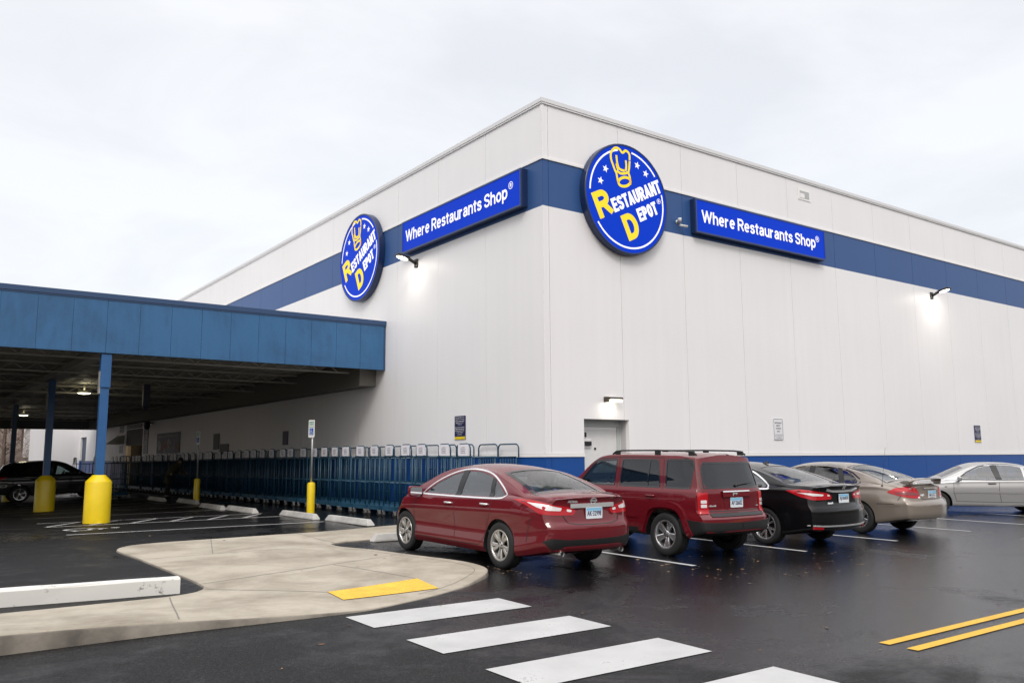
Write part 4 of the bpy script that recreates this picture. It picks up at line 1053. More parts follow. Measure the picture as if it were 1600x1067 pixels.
# ================================================================== SIGNS ON THE WALLS
SBLUE = mat('lit sign blue', (.0008, .034, .42), rough=.5, spec=.08, emit=(.0, .03, .50), estr=.42)
SWHITE = mat('lit sign white', (.85, .85, .87), rough=.4, emit=(1, 1, 1), estr=.3)
SYEL = mat('lit sign yellow', (.80, .60, .008), rough=.4, emit=(1., .74, .0), estr=.3)
SRIM = mat('sign can blue', (.010, .025, .085), rough=.3); SEDGE = mat('sign retainer', (.02, .045, .14), rough=.35)
def round_sign(M, label):
    """M: centre of the sign on the wall, x right, y up, z out of the wall"""
    root = empty('round_sign', label=label, cat='shop sign', group='round chef hat signs on the warehouse'); root.matrix_world = M; D = .20; Rr = 1.40
    m = MB(); I = Matrix.Identity(4)
    m.lathe([(Rr * .96, .0), (Rr, .02), (Rr, D), (Rr - .012, D + .012), (Rr - .045, D + .012), (Rr - .05, D)], 72, I, 0); m.build('sign_case', SRIM, root, sharp=R(30), fix=True)
    m = MB(); m.lathe([(Rr - .048, D + .001), (.001, D + .001)], 72, I, 0); fc = m.build('sign_face', SBLUE, root, fix=True)
    z = D + .006
    def strokes(name, lst, mt, zz=z):
        b = MB()
        for pts, w, closed in lst:
            for q in thick_line(pts, w, closed): b.add([(p.x, p.y, zz) for p in q], [(0, 1, 2, 3)])
        return b.build(name, mt, fc)
    def cc(p): return (p[0] + .25, p[1] + .09)
    Ri = 1.235
    def arc(a0, a1): return [(Ri * math.cos(R(a)), Ri * math.sin(R(a))) for a in np.linspace(a0, a1, 40)]
    strokes('ring', [(arc(104, 178), .045, False)], SWHITE); strokes('ring', [(arc(38, 82), .045, False)], SWHITE); strokes('ring', [(arc(-219 + 75, 15), .045, False)], SWHITE)
    T = R(26)
    def tm(x, y, rot=T): return Matrix.Translation((x, y, z)) @ Matrix.Rotation(rot, 4, 'Z')
    c, s = math.cos(T), math.sin(T)
    def word(name, txt, x0, y0, w, h, mt, bold):
        """baseline start (x0,y0) along the slanted line, w long and h high, stroke bold"""
        b = MB(); sign_text(b, txt, tm(x0, y0), h, bold, width=w, gap=.05); b.build(name, mt, fc)
    # a slanted frame: u along the words, v up
    word('letter', 'R', -.915, -.655, .50, .66, SYEL, .155)
    word('lettering', 'ESTAURANT', -.435, -.415, 1.83, .35, SWHITE, .078)
    word('letter', 'D', .03, -1.065, .47, .66, SYEL, .155)
    word('lettering', 'EPOT', .42, -.515, .73, .34, SWHITE, .078)
    b = MB(); registered(b, tm(1.09, .135), .062); b.build('trademark_symbol', SWHITE, fc)
    for p in ((-.97, .55), (-1.14, .22), (.11, .85), (.40, .69)):
        p = cc(p); b = MB(); v = [(p[0] + (.105 if k % 2 == 0 else .044) * math.cos(R(90 + 36 * k - 12)), p[1] + (.105 if k % 2 == 0 else .044) * math.sin(R(90 + 36 * k - 12)), z) for k in range(10)]
        b.add(v, [tuple(range(10))]); b.build('star', SWHITE, fc)
    hat = [[(-.15, .93), (-.15, 1.06), (-.20, 1.13), (-.29, 1.15), (-.36, 1.09), (-.41, 1.08), (-.48, 1.14), (-.60, 1.16), (-.71, 1.09), (-.78, .98), (-.78, .84), (-.72, .70), (-.66, .58), (-.61, .50), (-.59, .40), (-.55, .27)],
           [(-.60, .97), (-.58, .80), (-.53, .66), (-.44, .62), (-.33, .62)], [(-.28, .90), (-.27, .74), (-.30, .62)], [(-.15, .91), (-.17, .74), (-.20, .60), (-.16, .50), (-.145, .38), (-.15, .30)], [(-.60, .76), (-.58, .66), (-.54, .60)], [(-.60, .57), (-.48, .53), (-.34, .55), (-.22, .60)]]
    # the photo's points were read from the sign, whose letters all slant: they are used as they stand
    L = [(catmull([cc(p) for p in h], 5), .062, False) for h in hat]
    el = [(-.345 + .205 * math.cos(a) + .25, .335 + .115 * math.sin(a) + .025 * math.cos(a) * 2 + .09) for a in np.linspace(0, 2 * math.pi, 25)[:-1]]
    L.append((el, .07, True))
    strokes('chef_hat', L, SYEL)
    return root
def banner_sign(M, label):
    root = empty('banner_sign', label=label, cat='shop sign', group='lit slogan boxes on the warehouse'); root.matrix_world = M; W, H, D = 5.78, .93, .20
    m = MB(); m.box(-W / 2, W / 2, -H / 2, H / 2, 0, D - .02, 0, .012); m.build('sign_case', SRIM, root)
    m = MB()
    for x0, x1, y0, y1 in ((-W / 2, W / 2, H / 2 - .04, H / 2), (-W / 2, W / 2, -H / 2, -H / 2 + .04), (-W / 2, -W / 2 + .04, -H / 2 + .04, H / 2 - .04), (W / 2 - .04, W / 2, -H / 2 + .04, H / 2 - .04)): m.box(x0, x1, y0, y1, D - .019, D + .01)
    m.build('retainer', SEDGE, root)
    m = MB(); m.box(-W / 2 + .041, W / 2 - .041, -H / 2 + .041, H / 2 - .041, D - .018, D, 0); f = m.build('sign_face', SBLUE, root)
    b = MB(); sign_text(b, 'Where Restaurants Shop', Matrix.Translation((-2.66, -.165, D + .006)), .345, .061, width=5.03, gap=.09); registered(b, Matrix.Translation((2.49, .14, D + .006)), .085); b.build('lettering', SWHITE, f)
    return root
RM = lambda x, z: frame((x, CY, z), (1, 0, 0), (0, 0, 1)); LM = lambda y, z: frame((CX, y, z), (0, -1, 0), (0, 0, 1))
round_sign(RM(14.31, 7.90), 'round blue chef hat sign right of the building corner, facing the parked cars')
round_sign(LM(24.06, 7.90), 'round blue chef hat sign above the canopy roof, on the long left wall')
banner_sign(RM(19.68, 7.92), 'long blue slogan box sign with white lettering, right of the corner above the cars')
banner_sign(LM(18.36, 7.92), 'long blue slogan box sign with white lettering, left of the corner over the carts')
# ---- notices on the walls
NAVY = mat('navy enamel', (.012, .016, .07), .4); NW = mat('notice white', (.74, .74, .76), .45); NY = mat('notice yellow', (.75, .55, .02), .45); NT = mat('notice print', (.05, .05, .09), .5)
def lines(mb, M, rows, w, h, mi):
    """small print: rows = [(text, y centre, text height, width)] in units of the sign"""
    for t, y, th, tw in rows: put_text(mb, t, M @ Matrix.Translation((0, y * h, 0)), .1, mi, fit=(tw * w, th * h), bold=.002)
def notice(M, label, w=.44, h=1.0):
    root = empty('notice_sign', label=label, cat='notice', group='navy notices with a yellow foot'); root.matrix_world = M
    m = MB(); m.box(-w / 2, w / 2, -h / 2, h / 2, .002, .02, 0); m.box(-w / 2 + .004, w / 2 - .004, -h / 2 + .004, -h / 2 + .12 * h, .0195, .0225, 1); pn = m.build('panel', [NAVY, NY], root)
    b = MB(); lines(b, Matrix.Translation((0, 0, .025)), [('Restaurant Depot is not', .43, .045, .86), ('responsible for vehicles', .355, .045, .88), ('or their contents while', .28, .045, .86), ('parked in this lot', .205, .045, .72), ('Thank you', .13, .05, .4), ('Carts must be returned', .02, .045, .86), ('Please load with care', -.055, .045, .84), ('and keep the lane clear', -.13, .045, .88), ('of all trolleys', -.205, .045, .6), ('at all times', -.285, .04, .4)], w, h, 0); b.build('lettering', NW, pn)
notice(LM(18.40, 2.36), 'navy notice with yellow foot on the left wall above the carts, near the corner', .50, .60 * 1.0)
notice(RM(31.57, 2.34), 'navy notice with yellow foot on the wall above the silver sedan', .44, .60)
root = empty('notice_sign', label='white parking notice with dark lettering on the wall above the black sedan', cat='notice'); root.matrix_world = RM(20.10, 2.33)
m = MB(); m.box(-.21, .21, -.30, .30, .002, .015, 0)
for q in thick_line(round_poly([(-.195, -.285), (.195, -.285), (.195, .285), (-.195, .285)], .03, 3), .012, True): m.add([(p.x, p.y, .0175) for p in q], [(0, 1, 2, 3)], 1)
pn = m.build('panel', [NW, NT], root); b = MB()
lines(b, Matrix.Translation((0, 0, .018)), [('RESTAURANT', .30, .07, .72), ('DEPOT', .17, .07, .42), ('PARKING', .04, .07, .54), ('ONLY', -.09, .07, .34), ('UNAUTHORIZED VEHICLES', -.25, .035, .8), ('WILL BE TOWED AWAY', -.33, .035, .78), ('AT OWNER EXPENSE', -.40, .03, .6)], .42, .60, 0); b.build('lettering', NT, pn)
# ---- signs and fittings under the canopy
def flat_sign(name, y0, y1, z0, z1, rows, m_, mt, label, cat='sign'):
    root = empty(name, label=label, cat=cat); root.matrix_world = LM((y0 + y1) / 2, (z0 + z1) / 2); w, h = abs(y1 - y0), z1 - z0
    m = MB(); m.box(-w / 2, w / 2, -h / 2, h / 2, .002, .03); pn = m.build('panel', m_, root)
    if rows: b = MB(); lines(b, Matrix.Translation((0, 0, .034)), rows, w, h, 0); b.build('lettering', mt, pn)
    return root, w, h, pn
SILV = mat('silver lettering', (.42, .42, .44), .5)
flat_sign('header_sign', 56.4, 52.5, 3.50, 3.72, [('Restaurant Depot', 0, .6, .9)], mat('sign grey', (.10, .10, .12), .5), SILV, 'long sign board above the dark entrance under the canopy')
flat_sign('banner', 51.95, 50.95, 1.95, 3.70, [('HOURS', .42, .05, .6), ('MON FRI', .30, .04, .7), ('6 - 5', .22, .04, .5), ('SAT', .10, .04, .4), ('7 - 5', .02, .04, .5), ('SUN', -.1, .04, .4), ('8 - 4', -.18, .04, .5)], NAVY, SILV, 'tall narrow dark banner right of the entrance under the canopy')
rt, w, h, pn = flat_sign('poster', 48.9, 44.4, 1.95, 3.02, [('YOUR ONE STOP FOOD SHOP', .34, .12, .86)], mat('poster navy', (.05, .055, .10), .5), SILV, 'wide dark poster with food pictures on the shaded left wall', 'poster')
pic = MB(); rp = random.Random(3)
for k in range(14):
    x, y = rp.uniform(-.44, .44) * w, rp.uniform(-.40, .02) * h; r_ = rp.uniform(.16, .34); n_ = 9
    pic.add([(x + r_ * rp.uniform(.7, 1.1) * math.cos(2 * math.pi * i / n_), max(-.48 * h, min(.2 * h, y + r_ * .8 * rp.uniform(.7, 1.1) * math.sin(2 * math.pi * i / n_))), .034 + k * .0004) for i in range(n_)], [tuple(range(n_))], rp.randrange(5))
pic.build('picture', [mat('print red', (.30, .08, .07), .6), mat('print cream', (.45, .40, .32), .6), mat('print green', (.12, .17, .08), .6), mat('print brown', (.2, .12, .07), .6), mat('print grey', (.32, .32, .33), .6)], pn)
flat_sign('wall_sign', 58.4, 57.3, 3.30, 3.78, [('CUSTOMER', .2, .2, .8), ('ENTRANCE', -.2, .2, .8)], SILV, NT, 'small sign left of the entrance header under the canopy')
flat_sign('wall_sign', 58.2, 57.3, 2.05, 2.55, [('NO', .2, .2, .4), ('PETS', -.2, .2, .7)], SILV, NT, 'small pale sign below the awning left of the entrance')
flat_sign('notice_board', 30.55, 30.05, 2.12, 2.62, None, NAVY, None, 'dark notice half hidden behind the nearer accessible parking sign', 'notice')
flat_sign('wall_box', 37.95, 36.75, 1.85, 2.28, None, mat('grey box', (.07, .075, .09), .5), None, 'grey electrical box on the shaded wall, above the cart tops', 'box'); flat_sign('wall_box', 38.9, 38.1, 2.05, 2.75, None, mat('grey box', (.07, .075, .09), .5), None, 'upright grey panel on the shaded wall beside the electrical box', 'box')
m = MB(); m.add([(0, -1.0, .55), (0, 1.0, .55), (-.7, 1.0, .0), (-.7, -1.0, .0), (0, -1.0, .0), (0, 1.0, .0)], [(0, 1, 2, 3), (0, 3, 4), (1, 5, 2), (3, 2, 5, 4)]); m.build('awning', mat('awning canvas', (.42, .41, .38), .8), loc=(CX - .002, 58.0, 2.62), label='small pale awning left of the entrance, under the canopy', cat='awning')
m = MB(); m.lathe([(.14, .30), (.16, .10), (.15, .0), (.11, -.10), (.001, -.15)], 16); m.tube([(.30, 0, .22), (0, 0, .30)], .04, 8); m.build('dome_camera', BLACKP, loc=(CX - .302, 50.1, 3.42), label='black dome camera on the shaded wall above the tall banner', cat='camera')
# ---- security camera between round sign and box sign
root = empty('security_camera', (16.28, CY, 7.60), label='small silver security camera on the blue band right of the round sign', cat='camera')
m = MB(); m.lathe([(.06, 0), (.06, .02), (.001, .02)], 16, frame((0, 0, .08), (1, 0, 0), (0, 0, 1))); m.tube([(0, -.02, .08), (0, -.10, .08), (0, -.12, .0)], .018, 8); m.build('bracket', mat('grey metal', (.4, .4, .42), .4, .6), root)
m = MB(); m.tube([(-.03, -.12, .06), (-.03, -.12, .16)], .05, 12); m.tube([(-.03, -.12, -.03), (.19, -.18, -.05)], [.030, .034], 12); m.build('housing', mat('camera housing', (.55, .55, .56), .35), root)

# ================================================================== LAMPS
LAMPC = mat('lamp casting', (.02, .018, .017), .45)
def flood(name, M, label, power, size, warm=(1, .93, .80)):
    """arm floodlight; M: foot on the wall, x right, y up, z out"""
    root = empty(name, label=label, cat='wall lamp', group='lit floodlights under the blue band'); root.matrix_world = M
    m = MB(); m.box(-.08, .08, -.12, .12, 0, .05, 0, .01); m.tube([(0, 0, .04), (0, .03, .12), (0, .12, .30)], [.05, .045, .05], 8); m.build('arm', LAMPC, root)
    m = MB(); A = Matrix.Translation((0, .13, .47)) @ Matrix.Rotation(R(-14), 4, 'X') @ Matrix.Diagonal((.72, .7, .58, 1))
    b = bmesh.new(); bmesh.ops.create_cube(b, size=1)
    for v in b.verts: v.co = (v.co.x * .42, v.co.y * .10, v.co.z * .66)
    bmesh.ops.bevel(b, geom=b.edges[:], offset=.03, segments=2, affect='EDGES'); m.bm(b, 0, True, A); h = m.build('lamp_head', LAMPC, root)
    m = MB(); m.lathe([(.20, -.052), (.19, -.085), (.001, -.11)], 20, A @ Matrix.Rotation(R(-90), 4, 'X') @ Matrix.Diagonal((.95, 1.5, 1, 1))); m.v = [tuple(A @ Vector((.19 * x, -.053 - .05 * (1 - (x * x + z_ * z_)), .30 * z_))) for x, z_ in [(0, 0)] + [(math.cos(a), math.sin(a)) for a in np.linspace(0, 2 * math.pi, 21)[:-1]]]; m.f = [(0, i + 1, (i + 1) % 20 + 1) for i in range(20)]; m.m = [0] * 20; m.s = [True] * 20
    m.build('lamp_lens', mat('lit lens', (1, 1, 1), .4, emit=(1, .95, .82), estr=7.), h)
    l = bpy.data.lights.new('flood', 'AREA'); l.energy = power; l.color = warm; l.shape = 'RECTANGLE'; l.size = .3; l.size_y = .3
    lo = bpy.data.objects.new('flood_light', l); COL.objects.link(lo); lo.matrix_world = M @ Matrix.Translation((0, .04, .66)) @ Matrix.Rotation(R(-90 + 10), 4, 'X')
    return root
flood('floodlight', LM(20.72, 7.10), 'lit floodlight on an arm under the left box sign, on the long wall', 10, 150)
flood('floodlight', RM(29.05, 7.10), 'lit floodlight on an arm under the blue band, at the far right', 13, 150)
root = empty('door_light', (13.60, CY, 2.92), label='small lit wall lamp above the recessed side door', cat='wall lamp')
m = MB(); m.box(-.05, .05, -.10, -.0, -.05, .08, 0, .012); m.tube([(.04, -.12, .045), (.42, -.15, .045)], .03, 10); m.build('lamp_body', mat('lamp bronze', (.05, .04, .03), .4), root)
m = MB(); m.tube([(.05, -.12, -.01), (.40, -.15, -.01)], [.045, .04], 12); m.build('lamp_head', mat('lit lamp head', (1, .95, .8), .4, emit=(1, .92, .74), estr=1.3), root)
l = bpy.data.lights.new('door_glow', 'AREA'); l.energy = 2.2; l.size = .25; l.color = (1, .92, .74); lo = bpy.data.objects.new('door_glow', l); COL.objects.link(lo); lo.matrix_world = Matrix.Translation((13.70, CY - .16, 2.84)) @ Matrix.Rotation(R(18), 4, 'X')
l = bpy.data.lights.new('entrance_glow', 'POINT'); l.energy = 30; l.color = (1, .75, .4); l.shadow_soft_size = .3; lo = bpy.data.objects.new('entrance_glow', l); COL.objects.link(lo); lo.location = (CX + 1.8, 54.2, 2.3)
# ================================================================== THE DRIVE-UP CANOPY
FY = 22.54; CZ0, CZ1 = 4.20, 5.67; XL = -24.0; FYB = 66.  # extra canopy width added out of view to darken the space beneath
def canopy_blue():
    m, nt, b = _nt('canopy blue paint'); L = nt.links; tc = N(nt, 'ShaderNodeTexCoord')
    n1 = N(nt, 'ShaderNodeTexNoise', Scale=.55, Detail=8., Roughness=.66, Distortion=.8); L.new(tc.outputs['Object'], n1.inputs[0])
    mp = N(nt, 'ShaderNodeMapping'); mp.inputs['Scale'].default_value = (3., 3., .7); L.new(tc.outputs['Object'], mp.inputs[0])
    n2 = N(nt, 'ShaderNodeTexNoise', Scale=1.6, Detail=7., Roughness=.7); L.new(mp.outputs[0], n2.inputs[0])
    ad = N(nt, 'ShaderNodeMath', operation='MULTIPLY_ADD'); ad.inputs[1].default_value = .8; L.new(n2.outputs[0], ad.inputs[0]); L.new(n1.outputs[0], ad.inputs[2])
    cr = N(nt, 'ShaderNodeValToRGB'); e = cr.color_ramp.elements; e[0].position = .66; e[0].color = (.020, .082, .185, 1); e[1].position = 1.12; e[1].color = (.028, .118, .265, 1)
    cr.color_ramp.elements[1].position = 1.; L.new(ad.outputs[0], cr.inputs[0]); L.new(cr.outputs[0], b.inputs['Base Color']); b.inputs['Roughness'].default_value = .42
    bp = N(nt, 'ShaderNodeBump', Strength=.12, Distance=.02); L.new(n2.outputs[0], bp.inputs['Height']); L.new(bp.outputs[0], b.inputs['Normal']); return m
CBLUE = canopy_blue(); CDARK = mat('canopy coping blue', (.022, .058, .14), .4); POSTB = mat('post blue paint', (.020, .095, .25), .35, var=.12, vscale=2.)
DECK = mat('corrugated deck', (.42, .40, .34), .6, var=.2, vscale=.6); STEEL = mat('painted joist', (.36, .345, .30), .55)
CAN = empty('canopy', (4.15, FY, 0), label='long flat-roofed blue canopy on blue posts, built against the left wall', cat='canopy')
class CL(MB):
    def wb(s, x0, x1, y0, y1, z0, z1, mi=0, bev=0): return s.box(x0 - 4.15, x1 - 4.15, y0 - FY, y1 - FY, z0, z1, mi, bev)
m = CL(); x = XL
while x < CX - .1:                        # ribbed panels of the front fascia
    x1 = min(x + .76, CX - .006); m.wb(x + .004, x1 - .004, FY, FY + .06, CZ0, CZ1 - .13); x = x1
m.wb(XL, CX - .006, FY + .012, FY + .09, CZ0 + .004, CZ1 - .134, 1)
m.build('fascia', [CBLUE, CDARK], CAN)
m = CL(); m.wb(XL - .03, CX - .004, FY - .03, FY + .25, CZ1 - .125, CZ1, 0); m.wb(XL, CX - .004, FY - .014, FY + .05, CZ1 - .165, CZ1 - .127, 0); m.build('coping', CDARK, CAN)
m = CL(); m.wb(XL, CX - .006, FY + .262, FYB, CZ1 - .16, CZ1 - .02); m.build('roof', mat('canopy roof', (.3, .3, .3), .9), CAN)
# corrugated soffit: ridges run front to back
m = CL(); zc = 4.46; n = int((CX - XL) / .15); vs = []
for i in range(n + 1):
    x = XL + (CX - .01 - XL) * i / n; z = zc + (.04 if (i // 2) % 2 else 0.)
    vs += [(x - 4.15, .1, z), (x - 4.15, FYB - FY, z)]
m.add(vs, [(2 * i, 2 * i + 1, 2 * i + 3, 2 * i + 2) for i in range(n)]); m.build('soffit', DECK, CAN)
y = FY + 1.2
k = 0
while y < FYB - 1:
    m = CL(); m.wb(XL, CX - .6, y - .05, y + .05, 4.40, 4.455, 0); m.wb(XL, CX - .6, y - .04, y + .04, 4.16, 4.20, 0)
    xx = XL; 
    while xx < CX - 1.1: m.tube([(xx - 4.15, y - FY, 4.20), (xx + .3 - 4.15, y - FY, 4.40)], .014, 4, 0, False); m.tube([(xx + .3 - 4.15, y - FY, 4.40), (xx + .6 - 4.15, y - FY, 4.20)], .014, 4, 0, False); xx += .6
    m.build('joist', STEEL, CAN); y += 4.2; k += 1
m = CL(); m.wb(4.0, 4.34, FY + .1, FYB - .1, 4.20, 4.39, 0); m.build('beam', STEEL, CAN)
m = CL(); m.wb(CX - .55, CX - .006, FY + .6, FYB - .1, 3.76, 4.455, 0); m.build('wall_soffit', mat('soffit box', (.16, .15, .13), .8), CAN)
m = CL(); m.wb(XL, CX - .006, FYB, FYB + .12, 3.76, CZ1 - .02); m.build('fascia', mat('rear fascia', (.14, .14, .14), .7), CAN)
PY = [22.70, 31.2, 45.3]; PX = [4.17, 4.17, 4.62]
for i, py in enumerate(PY):
    px_ = PX[i] - 4.17; g0 = gz(PX[i], py); m = CL(); m.wb(4.07 + px_, 4.27 + px_, py - .10 + (.0 if i else .02), py + .10, g0 + .3, 4.195, 0, .012)
    m.wb(4.03 + px_, 4.068 + px_, py - .08, py + .06, 3.2, 3.75, 1)
    if i == 0: m.wb(4.05, 4.29, py - .115, py + .11, 3.35, 4.18, 0, .015)
    m.build('post', [POSTB, mat('grey conduit box', (.30, .29, .27), .5)], CAN)
m = CL(); m.wb(6.97, 7.19, 31.1, 31.3, 3.42, 4.2, 0, .03); m.tube([(7.08 - 4.15, 31.2 - FY, 3.43), (7.08 - 4.15, 31.2 - FY, 3.30)], [.10, .04], 10); m.build('hanging_post', mat('dark navy post', (.012, .02, .05), .5), CAN)
# ---- yellow bollard sleeves round the posts
YB = mat('bollard yellow', (.78, .56, .008), .32, var=.06, vscale=3.)
labs = ['yellow bollard sleeve round the nearest blue canopy post', 'yellow bollard sleeve round the second canopy post, beside the dark SUV', 'yellow bollard sleeve round the third canopy post, behind the dark SUV', 'yellow bollard sleeve round the farthest canopy post']
for i, py in enumerate(PY[:3]):
    m = MB(); r_ = .30; h = 1.16
    m.lathe([(r_, 0), (r_ * 1.0, .05), (r_ * .985, h - .17), (r_ * .96, h - .15), (.145, h), (.12, h)], 40); m.build('bollard', YB, loc=(PX[i], py, gz(PX[i], py) - .02), sharp=R(30), label=labs[i], cat='bollard', group='yellow bollards round the canopy posts')
# ---- lit lamps in the soffit
for i, (x, y) in enumerate(((5.85, 35.6), (5.95, 54.4))):
    root = empty('ceiling_lamp', (x, y, 4.14), label=('lit ceiling lamp nearer the front of the canopy, between two posts', 'lit ceiling lamp farther back, between the leftmost posts')[i], cat='ceiling lamp', group='lit lamps under the canopy')
    m = MB(); m.lathe([(.20, .10), (.26, .04), (.26, 0), (.235, -.004)], 24); m.tube([(0, 0, .1), (0, 0, .32)], .03, 6); m.build('lamp_body', STEEL, root)
    m = MB(); m.lathe([(.234, .0), (.18, -.03), (.001, -.05)], 24); m.build('lamp_lens', mat('canopy lamp lens', (1, .95, .7), .4, emit=(1., .93, .62), estr=6.), root)
    l = bpy.data.lights.new('canopy_glow', 'POINT'); l.energy = 12; l.color = (1, .9, .65); l.shadow_soft_size = .2; lo = bpy.data.objects.new('canopy_glow', l); COL.objects.link(lo); lo.location = (x, y, 4.0)

# ================================================================== ACCESSIBLE PARKING SIGNS
GALV = mat('galvanised post', (.42, .43, .44), .4, .6); SGW = mat('sign white', (.74, .76, .75), .4); SGB = mat('sign blue', (.02, .10, .45), .4); SGG = mat('sign green', (.03, .25, .15), .4)
for i, (x, y, lb) in enumerate(((9.55, 22.55, 'accessible parking sign on a galvanised pole in a yellow sleeve, nearer one'), (9.30, 32.5, 'accessible parking sign on a pole in a yellow sleeve, farther under the canopy'))):
    g0 = gz(x, y); root = empty('parking_sign', (x, y, g0), label=lb, cat='parking sign', group='accessible parking signs along the carts')
    m = MB(); m.lathe([(.11, 0), (.11, .79), (.095, .83), (.04, .85), (.001, .85)], 24); m.build('bollard', YB, root, sharp=R(30))
    m = MB(); m.tube([(0, 0, .84), (0, 0, 2.56)], .03, 8); m.build('pole', GALV, root)
    M = frame((-.04, -.02, 2.32), (.36, -.93, 0), (0, 0, 1)) @ Matrix.Diagonal((.76, .74, 1, 1))
    m = MB(); m.prism(round_poly([(-.155, -.33), (.155, -.33), (.155, .33), (-.155, .33)], .03, 3), M, -.003, .003, 0)
    n_ = M.to_3x3() @ Vector((0, 0, 1)); M2 = M @ Matrix.Translation((0, 0, .005))
    m.add([M2 @ Vector(p) for p in ((-.10, -.23, 0), (.10, -.23, 0), (.10, .02, 0), (-.10, .02, 0))], [(0, 1, 2, 3)], 1); pn = m.build('panel', [SGW, SGB], root)
    m = MB(); wheelchair(m, M @ Matrix.Translation((0, -.10, .0075)), .21); m.build('symbol', SGW, pn)
    m = MB(); put_text(m, 'RESERVED', M2 @ Matrix.Translation((0, .24, 0)), .05, fit=(.25, .05), bold=.003); put_text(m, 'PARKING', M2 @ Matrix.Translation((0, .16, 0)), .05, fit=(.22, .05), bold=.003); put_text(m, 'PERMIT REQUIRED', M2 @ Matrix.Translation((0, .07, 0)), .05, fit=(.25, .03), bold=.002); m.build('lettering', SGG, pn)

# ================================================================== TROLLEYS (tall platform carts parked in a row)
CARTB = mat('cart blue paint', (.009, .052, .095), .4, var=.18, vscale=3.); CARTD = mat('cart deck blue', (.010, .066, .125), .45, var=.25, vscale=4.); CAST = mat('caster rubber', (.03, .03, .03), .6); PLAC = mat('white placard', (.72, .71, .76), .5, var=.06, vscale=9.)
def make_cart():
    root = empty('platform_cart'); W, L = .66, 1.30      # W along the row, L out from the wall (-x is the outer end)
    m = MB(); m.box(-L / 2, L / 2, -W / 2, W / 2, .235, .275, 0, .006); m.box(-L / 2, -L / 2 + .05, -W / 2, W / 2, .16, .234, 0); m.box(L / 2 - .05, L / 2, -W / 2, W / 2, .16, .234, 0); m.box(-L / 2 + .05, L / 2 - .05, -W / 2, -W / 2 + .04, .17, .234, 0); m.box(-L / 2 + .05, L / 2 - .05, W / 2 - .04, W / 2, .17, .234, 0); m.build('deck', CARTD, root)
    m = MB(); r_ = .019; h = 1.52
    xs = [-L / 2 + .03, L / 2 - .03]; ys = [-W / 2 + .025, W / 2 - .025]
    for x in xs:
        for y in ys: m.tube([(x, y, .275), (x, y, h)], r_, 6)
        for z in (h, .86): m.tube([(x, ys[0], z), (x, ys[1], z)], r_ * (1 if z > 1 else .75), 6)
    for y in ys:
        m.tube([(xs[0], y, h), (xs[1], y, h)], r_, 6); m.tube([(xs[0], y, .86), (xs[1], y, .86)], r_ * .75, 6); m.tube([(0, y, .275), (0, y, h)], r_ * .7, 6)
    m.box(xs[0] - .022, xs[0] + .022, ys[0], ys[1], h - .01, h + .03)
    for k in (1,): m.tube([(xs[0], ys[0] + (ys[1] - ys[0]) * k / 2, .275), (xs[0], ys[0] + (ys[1] - ys[0]) * k / 2, h)], r_ * .6, 6)
    for k in (1, 2, 3, 4, 5): m.tube([(xs[1], ys[0] + (ys[1] - ys[0]) * k / 6, .275), (xs[1], ys[0] + (ys[1] - ys[0]) * k / 6, h)], r_ * .75, 5)  # extra back bars, added to darken the blue wall showing through
    for z in (.55, 1.2): m.tube([(xs[1], ys[0], z), (xs[1], ys[1], z)], r_ * .7, 5)
    m.build('frame', CARTB, root)
    for x, a in ((xs[0], .25), (xs[1], .40)):
        m = MB(); y0 = -a; y1 = a; z1 = h + .30
        m.tube([(x, y0, h)] + [(x, y0, z1 - .12)] + [(x, y0 + .12 - .12 * math.cos(t), z1 - .12 + .12 * math.sin(t)) for t in np.linspace(.2, math.pi / 2, 5)] + [(x, y1 - .12 + .12 * math.sin(t), z1 - .12 + .12 * math.cos(t)) for t in np.linspace(0, math.pi / 2 - .2, 5)] + [(x, y1, z1 - .12), (x, y1, h)], .017, 6); m.build('handle', CARTB, root)
    for x in xs:
        for y in ys:
            m = MB(); m.tube([(x, y - .02, .065), (x, y + .02, .065)], .06, 14); m.box(x - .03, x + .03, y - .032, y - .022, .06, .16, 1); m.box(x - .03, x + .03, y + .022, y + .032, .06, .16, 1); m.box(x - .035, x + .035, y - .035, y + .035, .145, .165, 1); m.build('caster', [CAST, GALV], root)
    m = MB(); x = xs[0] - .026; m.box(x - .004, x + .002, -.205, .205, h + .04, h + .29, 0, .002); pl = m.build('placard', PLAC, root)
    b = MB(); Mx = frame((x - .006, 0, h + .16), (0, -1, 0), (0, 0, 1))
    for k, (t, zz) in enumerate((('CART', .06), ('RETURN', .02), ('HERE', -.02), ('THANK YOU', -.06))): put_text(b, t, Mx @ Matrix.Translation((0, zz, 0)), .03, fit=(.16 + .03 * (k % 2), .022), bold=.0015)
    b.build('lettering', mat('placard print', (.22, .22, .27), .6), pl)
    return root
cart = make_cart(); rc = random.Random(5); y = 16.15; k = 0
GRP = 'blue platform carts parked along the left wall'
while y < 53.5:
    if 51.6 < y < 52.: pass
    c = cart if k == 0 else copy_tree(cart)
    x = 11.05 + rc.uniform(-.05, .05); c.location = (x, y, gz(x, y)); c.rotation_euler = (0, 0, rc.uniform(-.03, .03)); c['group'] = GRP; c['category'] = 'cart'
    c['label'] = 'tall blue platform cart along the left wall, farther in than the one nearest the corner'
    if k == 0: c['label'] = 'blue platform cart at the near end of the row, partly behind the maroon sedan'
    if False:
        for o in [o for o in COL.objects if o.parent == c and o.name.startswith('placard')]:
            for q in [q for q in COL.objects if q.parent == o]: bpy.data.objects.remove(q)
            bpy.data.objects.remove(o)
    y += .84 + rc.uniform(-.05, .06); k += 1
